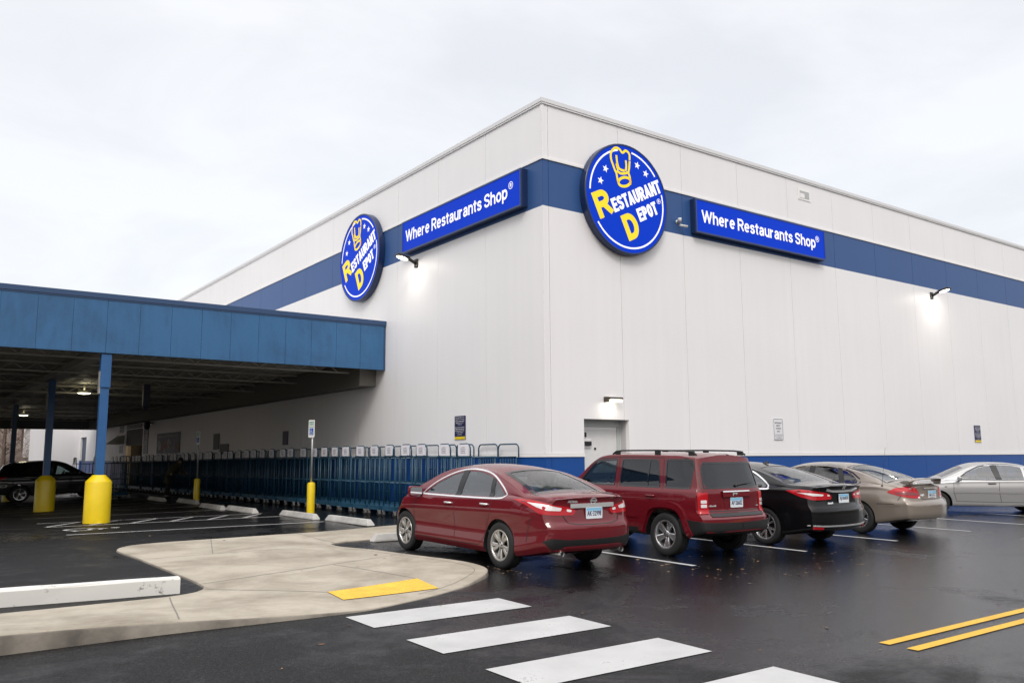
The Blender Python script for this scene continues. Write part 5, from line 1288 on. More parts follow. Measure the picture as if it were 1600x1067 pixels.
for i, (x, yy, rz) in enumerate(((7.75, 39.8, .3), (8.4, 48.8, .1))):
    c = copy_tree(cart); c.location = (x, yy, gz(x, yy)); c.rotation_euler = (0, 0, rz); c['category'] = 'cart'; c['group'] = 'stray platform carts near the dark SUV'
    c['label'] = ('stray blue platform cart beside the nose of the dark SUV', 'stray blue platform cart beyond the dark SUV')[i]

# ================================================================== WOODS BEYOND
BARK = mat('bare bark', (.115, .085, .07), .9, var=.3, vscale=2.); BARKP = mat('pale birch bark', (.42, .38, .34), .8, var=.25, vscale=1.5); TWIG = mat('bare twigs', (.17, .12, .10), .9, var=.3, vscale=.5); LITTER = mat('leaf litter', (.095, .068, .05), .95, var=.35, vscale=.8)
def bare_tree(x, y, h, rnd, pale, label):
    root = empty('bare_tree', (x, y, gz(x, y) - .1), label=label, cat='tree', group='bare winter trees beyond the canopy'); t = MB(); lean = Vector((rnd.uniform(-.06, .06), rnd.uniform(-.06, .06), 1))
    pts = [Vector((0, 0, 0))]
    for i in range(7): pts.append(pts[-1] + (lean + Vector((rnd.uniform(-.05, .05), rnd.uniform(-.05, .05), 0))) * h / 7)
    r0 = h * .013 + .03; t.tube(pts, [r0 * (1 - .12 * i) for i in range(8)], 6); t.build('trunk', BARKP if pale else BARK, root)
    b = MB()
    for k in range(26):
        f = rnd.uniform(.12, .98); i = min(6, int(f * 7)); p = pts[i].lerp(pts[i + 1], f * 7 - i); a = rnd.uniform(0, 6.28); L = h * rnd.uniform(.10, .24) * (1.1 - f * .6); d = Vector((math.cos(a), math.sin(a), rnd.uniform(.3, .9))).normalized()
        q = [p, p + d * L * .5, p + d * L + Vector((0, 0, L * .2))]; b.tube(q, [r0 * .3, r0 * .18, r0 * .06], 4, caps=False)
        for j in range(4):
            s = q[0].lerp(q[2], rnd.uniform(.3, 1)); e = s + (d + Vector((rnd.uniform(-.9, .9), rnd.uniform(-.9, .9), rnd.uniform(-.2, .8)))) * L * .4; b.tube([s, e], [r0 * .10, r0 * .03], 3, caps=False)
    b.build('branches', TWIG, root)
rt = random.Random(21)
kinds = ['bare winter tree standing in the wood beyond the canopy', 'pale-barked bare tree standing in the wood beyond the canopy']
for i in range(46):
    x = rt.uniform(-8, 18); y = rt.uniform(84, 118); pale = rt.random() < .16; bare_tree(x, y, rt.uniform(9, 15), rt, pale, kinds[pale])
m = MB()
for i in range(5200):
    x, y = rt.uniform(-12, 22), rt.uniform(82, 122); z = gz(x, y) + (rt.random() ** 1.6) * 9.; d = Vector((rt.uniform(-1, 1), rt.uniform(-1, 1), rt.uniform(-.2, 1.6))).normalized() * rt.uniform(.6, 2.2)
    p = Vector((x, y, z)); m.tube([p, p + d], [.016, .005], 3, caps=False, smooth=False)
m.build('undergrowth', TWIG, kind='stuff')
m = MB(); vs = []; nx = 24
for i in range(nx + 1):
    for j, (yy, zz) in enumerate(((80, -.35), (95, .4), (115, 2.6), (140, 7.), (190, 9.))): vs.append((-60 + 110 * i / nx, yy, zz + rt.uniform(-.2, .2) * (j > 0)))
m.add(vs, [(i * 5 + j, (i + 1) * 5 + j, (i + 1) * 5 + j + 1, i * 5 + j + 1) for i in range(nx) for j in range(4)], 0, True); m.build('hillside', LITTER, kind='structure')
# an unseen dark rise added behind the camera to darken the reflections in the cars
m = MB(); vs = []; rows = ((38, -.4), (46, 3.), (55, 7.5), (70, 9.), (110, 10.))
for i in range(61):
    a = R(100 + 195 * i / 60)
    for j, (d, zz) in enumerate(rows): vs.append((8 + d * math.sin(a), 8 + d * math.cos(a), zz * (1 + .25 * math.sin(i * 1.7) * math.sin(i * .45 + j)) if j else zz))
m.add(vs, [(i * 5 + j, i * 5 + j + 1, (i + 1) * 5 + j + 1, (i + 1) * 5 + j) for i in range(60) for j in range(4)], 0, True); m.build('hillside', mat('unseen dark rise', (.035, .030, .024), .95, var=.5, vscale=.4), kind='structure')
def sedan_common(**k):
    S = dict(zw=0, sill=.975, side=[.992, 1.0, .995, .978], shoulder=.07, tumble=.62, tpow=1.12, bulge=.012, blend=.6, open_r=.05)
    S.update(k); return S
def strip_top(a, b): return [a, b]

def dlo_parts(ol_front, ol_rear, ol_quarter=None): return [o for o in (ol_front, ol_rear, ol_quarter) if o]

# ---------------------------------------------------------------- maroon sedan
def spec_maroon_sedan():
    rz = curve([(.20, -1.02), (.32, -1.07), (.45, -1.115), (.60, -1.125), (.67, -1.11), (.70, -1.075), (.80, -1.05), (.93, -1.035), (1.0, -1.05), (1.045, -1.075), (1.12, -1.07)])
    fz = curve([(.18, 3.60), (.3, 3.70), (.5, 3.735), (.65, 3.72), (.78, 3.60), (.9, 3.4)])
    S = sedan_common(
        xr=-1.135, xf=3.735, wb=2.776, W=.915, rt=.332, rr=.214, tw=.215, arch=.375,
        top=curve([(-1.135, 1.045), (-1.0, 1.075), (-.85, 1.085), (-.62, 1.10), (-.40, 1.165), (0., 1.30), (.40, 1.405), (.8, 1.452), (1.25, 1.470), (1.6, 1.455), (1.95, 1.385), (2.4, 1.19), (2.72, 1.035), (2.9, .985), (3.2, .915), (3.5, .80), (3.735, .64)]),
        sh=curve([(-1.135, .94), (-.8, .985), (-.3, 1.0), (.3, .985), (1.2, .955), (2., .935), (2.6, .915), (3., .865), (3.4, .76), (3.735, .58)]),
        w=curve([(-1.135, .78), (-.9, .845), (-.5, .895), (0., .912), (.6, .908), (1.4, .900), (2.2, .905), (2.776, .910), (3.2, .875), (3.5, .80), (3.735, .62)]),
        bot=curve([(-1.135, .30), (-.8, .235), (-.4, .20), (.4, .19), (2.3, .19), (3.1, .20), (3.5, .21), (3.735, .26)]),
        drop=curve([(-1.135, .035), (-.7, .04), (-.4, .06), (.2, .075), (.9, .075), (1.6, .075), (2.2, .08), (2.7, .055), (2.95, .05), (3.3, .05), (3.735, .05)]),
        rear=lambda y, z: rz(z) + .20 * (abs(y) / .9) ** 2.6, front=lambda y, z: fz(z) - .42 * (abs(y) / .9) ** 2.4,
        paint=paint('maroon paint', (.125, .0042, .0095), .0, .5), cab=(-.35, 2.5, .42))
    # daylight opening in side view
    fr = [(2.24, .985), (1.98, 1.148), (1.62, 1.293), (1.32, 1.356), (1.235, .99)]
    re = [(1.14, .99), (1.21, 1.365), (.86, 1.365), (.50, 1.315), (.39, 1.279), (.27, 1.003)]
    qu = [(.19, 1.008), (.31, 1.247), (.10, 1.148), (-.06, 1.053), (-.02, 1.015)]
    S['side_open'] = [[(2.20, .99), (1.96, 1.143), (1.61, 1.288), (1.33, 1.347), (1.25, .995)], [(1.13, .995), (1.20, 1.356), (.86, 1.356), (.51, 1.306), (.41, 1.27), (.29, 1.008)], qu]
    S['side_glass'] = [(fr, GLASSC), (re, GLASSC), ([(.23, 1.003), (.34, 1.261), (.10, 1.166), (-.09, 1.057), (-.05, 1.008)], GLASSC)]
    S['open_r'] = .03
    S['side_patch'] = [('pillar', [(1.115, .985), (1.255, .985), (1.345, 1.361), (1.185, 1.37)], BLACKP, .002, .01), ('pillar', [(.185, 1.0), (.29, 1.0), (.43, 1.284), (.315, 1.256)], BLACKP, .002, .01),
                       ('fuel_flap', [(-.32, .80), (-.52, .80), (-.52, .975), (-.32, .975)], S['paint'], .0025, .04)]
    S['side_strip'] = [('window_trim', [(2.28, .975), (2.0, 1.166), (1.63, 1.311), (1.28, 1.38), (.86, 1.382), (.46, 1.324), (.08, 1.175), (-.11, 1.066), (-.085, 1.017), (.0, .998), (.3, .986), (1.18, .972), (2.25, .968)], CHROME, .020, .005, True)]
    S['top_open'] = [([(2.62, .55), (2.0, .50), (2.0, -.50), (2.62, -.55)], 1.0, 1.6), ([(-.52, .58), (.30, .48), (.30, -.48), (-.52, -.58)], 1.075, 1.6)]
    S['top_glass'] = [('windshield', [(2.76, .66), (1.90, .55), (1.90, -.55), (2.76, -.66)], GLASSM), ('rear_window', [(-.60, .66), (.36, .53), (.36, -.53), (-.60, -.66)], GLASSM)]
    S['top_strip'] = [('window_seal', [(-.57, .63), (.33, .51), (.33, -.51), (-.57, -.63)], GLOSSB, .07, .0, True)]
    S['sill'] = .99; S['side'] = [.966, .980, .998, .985]
    S['gaps'] = [[(2.45, .93), (2.47, .60), (2.36, .34), (2.30, .30)], [(1.19, .955), (1.22, .75), (1.20, .30)], [(2.30, .30), (1.2, .29), (.50, .30), (.38, .42), (.30, .62), (.22, .78), (.18, .96)], [(-.60, .43), (-.63, .60), (-.66, .72), (-.74, .79)]]
    S['rear_gaps'] = [[(.70, 1.0), (.60, .93), (.52, .80), (.46, .70), (.30, .675), (0, .67), (-.30, .675), (-.46, .70), (-.52, .80), (-.60, .93), (-.70, 1.0)]]
    S['corner'] = [('taillight', 40, [(-.36, .90, 1.005), (-.75, .86, 1.0), (-.95, .78, .965), (-1.05, .62, .93), (-1.06, .42, .905), (-1.07, .345, .86), (-1.06, .38, .80), (-1.05, .55, .80), (-1.0, .74, .805), (-.88, .83, .82), (-.66, .89, .925)], REDL, .008, .02,
        [('reverse_lamp', [(-.66, .88, .972), (-.95, .77, .945), (-1.04, .57, .90), (-1.03, .58, .86), (-.95, .76, .868), (-.82, .83, .91)], CLEARL, .011), ('reverse_lamp', [(-1.06, .50, .885), (-1.06, .41, .872), (-1.06, .42, .842), (-1.06, .50, .85)], CLEARL, .011)]),
        ('headlight', 135, [(3.0, .90, .86), (3.25, .84, .83), (3.5, .66, .74), (3.62, .50, .68), (3.55, .62, .63), (3.35, .80, .70), (3.12, .89, .77)], CLEARL, .006, .02, [('indicator_lamp', [(3.05, .89, .84), (3.2, .86, .82), (3.2, .87, .76), (3.1, .89, .78)], AMBER, .009)])]
    S['rear_patch'] = [('bumper_valance', [(.80, .455), (.72, .50), (.50, .475), (0, .47), (-.50, .475), (-.72, .50), (-.80, .455), (-.66, .30), (0, .285), (.66, .30)], BLACKP, .006, .04), ('bumper_trim', [(.56, .36), (.50, .385), (0, .385), (-.50, .385), (-.56, .36), (0, .345)], S['paint'], .02, .01)]
    S['rear_strip'] = [('chrome_strip', [(.40, .925), (0, .925), (-.40, .925)], CHROME, .062, .02, False)]
    S['handles'] = [(1.38, .87, CHROME), (.36, .90, CHROME)]
    S['mirror'] = (2.26, 1.01, S['paint'], 1.28)
    S['wheel'] = dict(n=5, kind='bar', spokes=[(-.16, .020, .032, -.012), (.18, .020, .030, .012)], ri=.2, hubr=.27, a=.2, hub=.72, rim=.90)
    S['wmats'] = (mat('hubcap silver', (.50, .49, .47), .3, .75), DISC)
    S['exhaust'] = [(-1.03, -.75, .55, .285, .036), (-1.03, -.75, -.55, .285, .036)]
    S['seats'] = dict(front=1.55, rear=.55, z=.55, dash=2.3, dz=.88, shelf=(-.55, .15, 1.03))
    return S

# ---------------------------------------------------------------- maroon box SUV
def spec_maroon_suv():
    rz = curve([(.30, -.80), (.36, -.86), (.50, -.89), (.62, -.89), (.665, -.86), (.70, -.80), (.75, -.775), (1.0, -.77), (1.1, -.745), (1.55, -.60), (1.64, -.58)])
    fz = curve([(.3, 3.40), (.5, 3.52), (.8, 3.52), (1.0, 3.45)])
    S = sedan_common(
        xr=-.86, xf=3.52, wb=2.635, W=.875, rt=.345, rr=.222, tw=.225, arch=.42,
        top=curve([(-.86, 1.615), (-.55, 1.645), (0., 1.655), (.8, 1.66), (1.4, 1.655), (1.62, 1.63), (1.8, 1.56), (2.25, 1.21), (2.42, 1.10), (2.6, 1.085), (3.0, 1.065), (3.35, 1.035), (3.52, .98)]),
        sh=curve([(-.86, 1.03), (0, 1.03), (1.5, 1.02), (2.4, 1.00), (3.1, .98), (3.52, .93)]),
        w=curve([(-.86, .80), (-.6, .84), (0, .85), (2.6, .85), (3.1, .84), (3.4, .79), (3.52, .74)]),
        bot=curve([(-.86, .40), (-.6, .33), (-.2, .30), (2.9, .30), (3.3, .31), (3.52, .36)]),
        drop=curve([(-.86, .06), (0, .06), (1.5, .06), (1.9, .06), (2.3, .045), (3.52, .05)]),
        rear=lambda y, z: rz(z) + .13 * (abs(y) / .85) ** 3.2, front=lambda y, z: fz(z) - .25 * (abs(y) / .85) ** 2.6,
        paint=paint('maroon paint', (.125, .0042, .0095), .0, .5), cab=(-.46, 2.3, .5), blend=.4)
    S['self'] = True; S['tumble'] = .20; S['tpow'] = 1.0; S['shoulder'] = .045; S['side'] = [.985, .995, 1.0, .992]; S['bulge'] = .006
    f1 = [(2.16, 1.09), (1.74, 1.50), (1.22, 1.53), (1.22, 1.09)]; f2 = [(1.08, 1.09), (1.08, 1.53), (.22, 1.53), (.13, 1.09)]; f3 = [(.0, 1.09), (.04, 1.535), (-.52, 1.535), (-.50, 1.09)]
    S['side_open'] = [grow2(f, -.012) for f in (f1, f2, f3)]; S['side_glass'] = [(grow2(f1, .01), GLASSC), (grow2(f2, .01), GLASSD), (grow2(f3, .01), GLASSD)]
    S['side_strip'] = [('window_seal', f, GLOSSB, .028, 0., True) for f in (f1, f2, f3)] + [('window_divider', [(.42, 1.09), (.42, 1.53)], GLOSSB, .03, 0., False)]
    S['open_r'] = .04
    S['top_open'] = [([(2.28, .58), (1.86, .56), (1.86, -.56), (2.28, -.58)], 1.1, 1.7)]
    S['top_glass'] = [('windshield', [(2.36, .66), (1.78, .62), (1.78, -.62), (2.36, -.66)], GLASSM)]
    rg = [(.66, 1.10), (.615, 1.49), (-.615, 1.49), (-.66, 1.10)]
    S['rear_open'] = [(grow2(rg, -.015), -2, -.40)]; S['rear_glass'] = [('rear_window', grow2(rg, .01), GLASSD)]
    S['rear_strip'] = [('window_seal', rg, GLOSSB, .03, 0., True)]
    S['gaps'] = [[(2.26, 1.03), (2.28, .55), (2.20, .36)], [(1.15, 1.56), (1.15, .36)], [(2.2, .36), (.62, .36), (.50, .52), (.36, .74), (.16, .86), (.06, 1.05), (.10, 1.57), (1.15, 1.57), (1.76, 1.53), (2.22, 1.07)]]
    S['rear_gaps'] = [[(.68, 1.57), (.70, 1.10), (.66, .74), (0, .735), (-.66, .74), (-.70, 1.10), (-.68, 1.57)]]
    S['handles'] = [(1.32, .95, S['paint']), (.30, .95, S['paint'])]
    S['mirror'] = (2.08, 1.10, BLACKP, 1.15)
    pt = S['paint']
    # square flared arches
    S['arch_poly'] = [(-.46, -.2), (-.43, .10), (-.27, .40), (.25, .40), (.43, .12), (.48, -.2)]
    flare = [(-.56, .02), (-.50, .14), (-.31, .47), (.29, .47), (.50, .16), (.55, .02)]
    def fl(ax): return catmull([(ax + u * .95, .345 + v * .95) for u, v in flare], 4)
    S['side_strip'] += [('wheel_flare', fl(0), pt, .095, .04, False), ('wheel_flare', fl(S['wb']), pt, .095, .04, False), ('side_moulding', [(.62, .60), (2.1, .60)], pt, .05, .012, False)]
    S['side_patch'] = [('sill_cladding', [(.50, .29), (.46, .42), (2.2, .42), (2.14, .29)], BLACKP, .01, .02), ('fuel_flap', [(-.08, .86), (-.24, .86), (-.24, 1.01), (-.08, 1.01)], pt, .003, .07)]
    S['corner'] = [('taillight', 28, [(-.70, .80, 1.03), (-.79, .66, 1.03), (-.80, .65, .70), (-.70, .80, .70)], REDL, .014, .02,
        [('reverse_lamp', [(-.75, .775, .915), (-.79, .685, .915), (-.79, .685, .865), (-.75, .775, .865)], CLEARL, .019), ('reverse_lamp', [(-.75, .775, .85), (-.79, .685, .85), (-.79, .685, .80), (-.75, .775, .80)], CLEARL, .019)]),
        ('bumper', 20, [(-.40, .87, .62), (-.62, .85, .60), (-.80, .70, .575), (-.87, 0, .56), (-.87, 0, .30), (-.80, .70, .33), (-.55, .85, .36), (-.50, .87, .40)], BLACKP, .012, .015, []),
        ('headlight', 150, [(3.38, .74, .93), (3.46, .50, .93), (3.46, .50, .78), (3.38, .74, .78)], CLEARL, .006, .05, [])]
    S['rear_patch'] = [('bumper_step', [(.62, .705), (-.62, .705), (-.62, .655), (.62, .655)], BLACKP, .010, .015),
        ('plate_recess', [(.30, .965), (-.30, .965), (-.27, .775), (-.22, .75), (.22, .75), (.27, .775)], pt, .004, .05)]
    S['rear_strip'] += [('grab_handle', [(.33, 1.00), (0, 1.00), (-.33, 1.00)], pt, .085, .03, False), ('chrome_strip', [(.32, 1.035), (0, 1.035), (-.32, 1.035)], CHROME, .018, .034, False)]
    S['wheel'] = dict(n=5, kind='bar', spokes=[(0, .034, .062, 0)], ri=.2, hubr=.27, a=.45, hub=.55, rim=.88)
    S['seats'] = dict(front=1.35, rear=.35, z=.72, dash=1.98, dz=1.02)
    S['gap_sides'] = (1, -1)
    return S
def grow2(ol, d):
    c = np.mean(np.array(ol, float), 0); out = []
    for p in ol: v = np.array(p, float) - c; out.append(tuple(c + v + np.sign(v) * d))
    return out

# ---------------------------------------------------------------- black sedan
def spec_black_sedan():
    rz = curve([(.22, -1.02), (.34, -1.07), (.46, -1.10), (.60, -1.105), (.68, -1.09), (.73, -1.05), (.85, -1.03), (.96, -1.02), (1.03, -1.05), (1.08, -1.07), (1.12, -1.06)])
    fz = curve([(.18, 3.60), (.3, 3.70), (.5, 3.74), (.65, 3.72), (.78, 3.62), (.9, 3.45)])
    S = sedan_common(
        xr=-1.12, xf=3.74, wb=2.776, W=.925, rt=.335, rr=.232, tw=.225, arch=.378,
        top=curve([(-1.12, 1.08), (-1.0, 1.10), (-.85, 1.105), (-.60, 1.12), (-.30, 1.20), (.1, 1.325), (.5, 1.415), (.9, 1.455), (1.25, 1.465), (1.6, 1.45), (1.95, 1.38), (2.4, 1.19), (2.75, 1.04), (2.95, .99), (3.25, .93), (3.55, .83), (3.74, .68)]),
        sh=curve([(-1.12, .97), (-.8, 1.0), (-.3, 1.005), (.3, .985), (1.2, .955), (2., .935), (2.6, .915), (3., .87), (3.4, .78), (3.74, .60)]),
        w=curve([(-1.12, .80), (-.9, .86), (-.5, .905), (0., .92), (.6, .915), (1.4, .91), (2.2, .912), (2.776, .918), (3.2, .885), (3.5, .82), (3.74, .66)]),
        bot=curve([(-1.12, .30), (-.8, .24), (-.4, .20), (.4, .19), (2.3, .19), (3.1, .20), (3.5, .21), (3.74, .26)]),
        drop=curve([(-1.12, .035), (-.7, .04), (-.4, .06), (.2, .075), (.9, .075), (1.6, .075), (2.2, .08), (2.7, .055), (2.95, .05), (3.74, .05)]),
        rear=lambda y, z: rz(z) + .20 * (abs(y) / .9) ** 2.6, front=lambda y, z: fz(z) - .40 * (abs(y) / .9) ** 2.4,
        paint=paint('black paint', (.004, .004, .005), .0, .3, 1.36), cab=(-.35, 2.5, .42))
    fr = [(2.22, .985), (1.96, 1.148), (1.60, 1.288), (1.30, 1.347), (1.235, .99)]; re = [(1.14, .99), (1.21, 1.356), (.86, 1.356), (.48, 1.302), (.28, 1.243), (.0, 1.098), (-.06, 1.026), (.0, 1.008)]
    S['side_open'] = [grow2(fr, -.012), grow2(re, -.012)]; S['side_glass'] = [(fr, GLASSC), (re, GLASSC)]; S['open_r'] = .03
    S['side_patch'] = [('pillar', [(1.12, .985), (1.255, .985), (1.32, 1.352), (1.185, 1.361)], BLACKP, .002, .01), ('pillar', [(.16, 1.008), (.23, 1.008), (.40, 1.27), (.33, 1.252)], BLACKP, .002, .01)]
    S['side_strip'] = [('window_trim', [(2.26, .972), (1.98, 1.161), (1.61, 1.304), (1.28, 1.365), (.86, 1.374), (.46, 1.315), (.24, 1.243), (-.02, 1.107), (-.09, 1.026), (.0, .995), (1.18, .972), (2.24, .966)], CHROME, .024, .005, True)]
    S['top_open'] = [([(2.62, .55), (2.0, .50), (2.0, -.50), (2.62, -.55)], 1.0, 1.6), ([(-.50, .58), (.36, .48), (.36, -.48), (-.50, -.58)], 1.09, 1.6)]
    S['top_glass'] = [('windshield', [(2.76, .66), (1.90, .55), (1.90, -.55), (2.76, -.66)], GLASSM), ('rear_window', [(-.58, .66), (.44, .53), (.44, -.53), (-.58, -.66)], GLASSM)]
    S['top_strip'] = [('window_seal', [(-.55, .63), (.41, .51), (.41, -.51), (-.55, -.63)], GLOSSB, .07, .0, True)]
    S['gaps'] = [[(2.45, .93), (2.47, .60), (2.36, .34), (2.30, .30)], [(1.19, .955), (1.22, .75), (1.20, .30)], [(2.30, .30), (1.2, .29), (.50, .30), (.38, .42), (.30, .62), (.14, .78), (.06, .96)]]
    S['rear_gaps'] = [[(.62, 1.02), (.50, .90), (.44, .74), (.36, .70), (0, .695), (-.36, .70), (-.44, .74), (-.50, .90), (-.62, 1.02)]]
    S['corner'] = [('taillight', 40, [(-.50, .90, .985), (-.80, .86, 1.005), (-1.0, .72, .985), (-1.05, .45, .945), (-1.06, .36, .90), (-1.04, .36, .84), (-1.04, .60, .83), (-.97, .78, .83), (-.80, .87, .88)], REDL, .008, .02,
        [('reverse_lamp', [(-.72, .88, .955), (-.97, .75, .945), (-1.04, .55, .925), (-1.03, .57, .895), (-.97, .76, .90)], CLEARL, .011), ('reverse_lamp', [(-1.05, .46, .925), (-1.05, .40, .91), (-1.04, .40, .89), (-1.04, .46, .892)], CLEARL, .011)]),
        ('reflector', 30, [(-.99, .80, .375), (-1.05, .60, .37), (-1.05, .60, .33), (-.99, .80, .335)], REDL, .012, .01, []),
        ('headlight', 135, [(3.0, .90, .87), (3.25, .84, .84), (3.5, .66, .76), (3.62, .50, .70), (3.55, .62, .65), (3.35, .80, .72), (3.12, .89, .78)], CLEARL, .006, .02, [])]
    S['rear_strip'] = [('chrome_strip', [(.46, 1.01), (.30, .975), (0, .97), (-.30, .975), (-.46, 1.01)], CHROME, .035, .02, False), ('bumper_trim', [(.80, .40), (.55, .385), (0, .38), (-.55, .385), (-.80, .40)], CHROME, .022, .012, False)]
    S['rear_patch'] = [('bumper_valance', [(.78, .37), (0, .355), (-.78, .37), (-.66, .28), (0, .27), (.66, .28)], BLACKP, .006, .04)]
    S['handles'] = [(1.38, .87, S['paint']), (.30, .90, S['paint'])]
    S['mirror'] = (2.26, 1.00, S['paint'], 1.)
    S['wheel'] = dict(n=5, kind='bar', spokes=[(-.12, .018, .022, -.04), (.16, .018, .03, .03)], ri=.2, hubr=.26, a=.1, hub=.5, rim=.9, face2=True)
    S['wmats'] = (ALLOY, DISC, ALLOYD)
    S['seats'] = dict(front=1.55, rear=.55, z=.55, dash=2.3, dz=.88, shelf=(-.5, .2, 1.05))
    return S

# ---------------------------------------------------------------- champagne sedan
def spec_beige_sedan():
    rz = curve([(.22, -1.10), (.32, -1.16), (.45, -1.20), (.58, -1.20), (.66, -1.17), (.70, -1.11), (.80, -1.08), (.95, -1.06), (1.02, -1.09), (1.1, -1.08)])
    fz = curve([(.18, 3.60), (.3, 3.72), (.5, 3.74), (.65, 3.70), (.78, 3.50)])
    S = sedan_common(
        xr=-1.20, xf=3.74, wb=2.755, W=.925, rt=.325, rr=.205, tw=.215, arch=.365,
        top=curve([(-1.2, .985), (-1.05, 1.035), (-.85, 1.06), (-.62, 1.08), (-.3, 1.18), (.1, 1.315), (.5, 1.395), (.9, 1.425), (1.25, 1.43), (1.6, 1.41), (1.95, 1.33), (2.4, 1.14), (2.7, 1.01), (2.9, .95), (3.25, .86), (3.55, .74), (3.74, .60)]),
        sh=curve([(-1.2, .88), (-.8, .955), (-.3, .97), (.3, .96), (1.2, .93), (2., .91), (2.6, .885), (3., .83), (3.4, .72), (3.74, .52)]),
        w=curve([(-1.2, .74), (-.95, .83), (-.5, .90), (0., .92), (.6, .92), (1.4, .915), (2.2, .915), (2.755, .915), (3.2, .87), (3.5, .78), (3.74, .60)]),
        bot=curve([(-1.2, .33), (-.8, .26), (-.4, .22), (.4, .20), (2.3, .20), (3.1, .20), (3.5, .21), (3.74, .26)]),
        drop=curve([(-1.2, .05), (-.7, .06), (-.4, .075), (.2, .09), (.9, .09), (1.6, .09), (2.2, .09), (2.7, .06), (3.74, .06)]),
        rear=lambda y, z: rz(z) + .30 * (abs(y) / .9) ** 2.3, front=lambda y, z: fz(z) - .45 * (abs(y) / .9) ** 2.3,
        paint=paint('champagne paint', (.245, .21, .178), .4, .36), cab=(-.35, 2.5, .42))
    S['shoulder'] = .10; S['side'] = [.985, 1.0, .99, .965]
    fr = [(2.20, .955), (1.94, 1.13), (1.58, 1.285), (1.28, 1.345), (1.22, .96)]; re = [(1.13, .96), (1.18, 1.355), (.86, 1.355), (.58, 1.32), (.42, .975)]; qu = [(.34, .975), (.49, 1.295), (.24, 1.215), (.06, 1.10), (.02, 1.03), (.10, .98)]
    S['side_open'] = [grow2(o, -.012) for o in (fr, re)] + [grow2(qu, -.012)]; S['side_glass'] = [(fr, GLASSC), (re, GLASSC), (qu, GLASSC)]; S['open_r'] = .05
    S['side_strip'] = [('window_seal', [(2.24, .945), (1.96, 1.145), (1.59, 1.30), (1.26, 1.365), (.86, 1.37), (.50, 1.32), (.20, 1.215), (.01, 1.10), (-.02, 1.02), (.06, .965), (1.18, .945)], GLOSSB, .03, .0, True), ('bumper_moulding', [(-.58, .60), (-.85, .60)], S['paint'], .02, .006, False)]
    S['side_patch'] = [('pillar', [(1.11, .95), (1.24, .95), (1.30, 1.35), (1.165, 1.36)], BLACKP, .002, .01), ('pillar', [(.32, .965), (.44, .965), (.60, 1.325), (.48, 1.305)], BLACKP, .002, .01)]
    S['top_open'] = [([(2.58, .55), (1.98, .50), (1.98, -.50), (2.58, -.55)], .98, 1.6), ([(-.46, .57), (.36, .49), (.36, -.49), (-.46, -.57)], 1.05, 1.6)]
    S['top_glass'] = [('windshield', [(2.72, .66), (1.88, .55), (1.88, -.55), (2.72, -.66)], GLASSM), ('rear_window', [(-.55, .66), (.45, .54), (.45, -.54), (-.55, -.66)], GLASSM)]
    S['top_strip'] = [('window_seal', [(-.53, .64), (.43, .525), (.43, -.525), (-.53, -.64)], GLOSSB, .05, .0, True)]
    S['gaps'] = [[(2.45, .90), (2.47, .60), (2.30, .30)], [(1.18, .94), (1.20, .30)], [(2.30, .30), (1.2, .29), (.50, .30), (.36, .60), (.22, .78), (.14, .96)], [(-.42, .62), (-.74, .625), (-.80, .70), (-.86, .80)]]
    S['rear_gaps'] = [[(.60, .98), (.44, .90), (.40, .76), (.34, .72), (0, .715), (-.34, .72), (-.40, .76), (-.44, .90), (-.60, .98)]]
    S['corner'] = [('taillight', 42, [(-.66, .885, .85), (-.82, .83, .93), (-1.0, .65, .965), (-1.08, .50, .94), (-1.10, .44, .80), (-1.10, .42, .735), (-1.03, .60, .74), (-.90, .78, .775)], REDL, .01, .05,
        [('lamp_band', [(-.80, .84, .85), (-.98, .67, .87), (-1.08, .50, .84), (-1.09, .46, .80), (-1.0, .64, .80), (-.88, .80, .81)], REDD, .013), ('reverse_lamp', [(-1.10, .47, .775), (-1.10, .435, .77), (-1.10, .43, .738), (-1.09, .50, .742)], CLEARL, .014)]),
        ('headlight', 135, [(3.2, .84, .78), (3.45, .66, .72), (3.5, .60, .62), (3.3, .80, .66)], CLEARL, .006, .04, [])]
    S['rear_strip'] = [('chrome_strip', [(.24, .93), (0, .935), (-.24, .93)], CHROME, .022, .02, False), ('bumper_moulding', [(.74, .60), (0, .60), (-.74, .60)], S['paint'], .02, .006, False)]
    S['rear_patch'] = [('plate_recess', [(.40, .90), (-.40, .90), (-.34, .73), (.34, .73)], mat('champagne shade panel', (.20, .16, .13), .5, .3), .003, .03)]
    S['handles'] = [(1.36, .84, S['paint']), (.52, .86, S['paint'])]
    S['mirror'] = (2.24, .97, S['paint'], 1.)
    S['wheel'] = dict(n=7, kind='bar', spokes=[(0, .018, .036, 0)], ri=.2, hubr=.26, a=.1, hub=.6, rim=.9)
    S['seats'] = dict(front=1.5, rear=.52, z=.52, dash=2.25, dz=.86, shelf=(-.5, .15, 1.02))
    return S

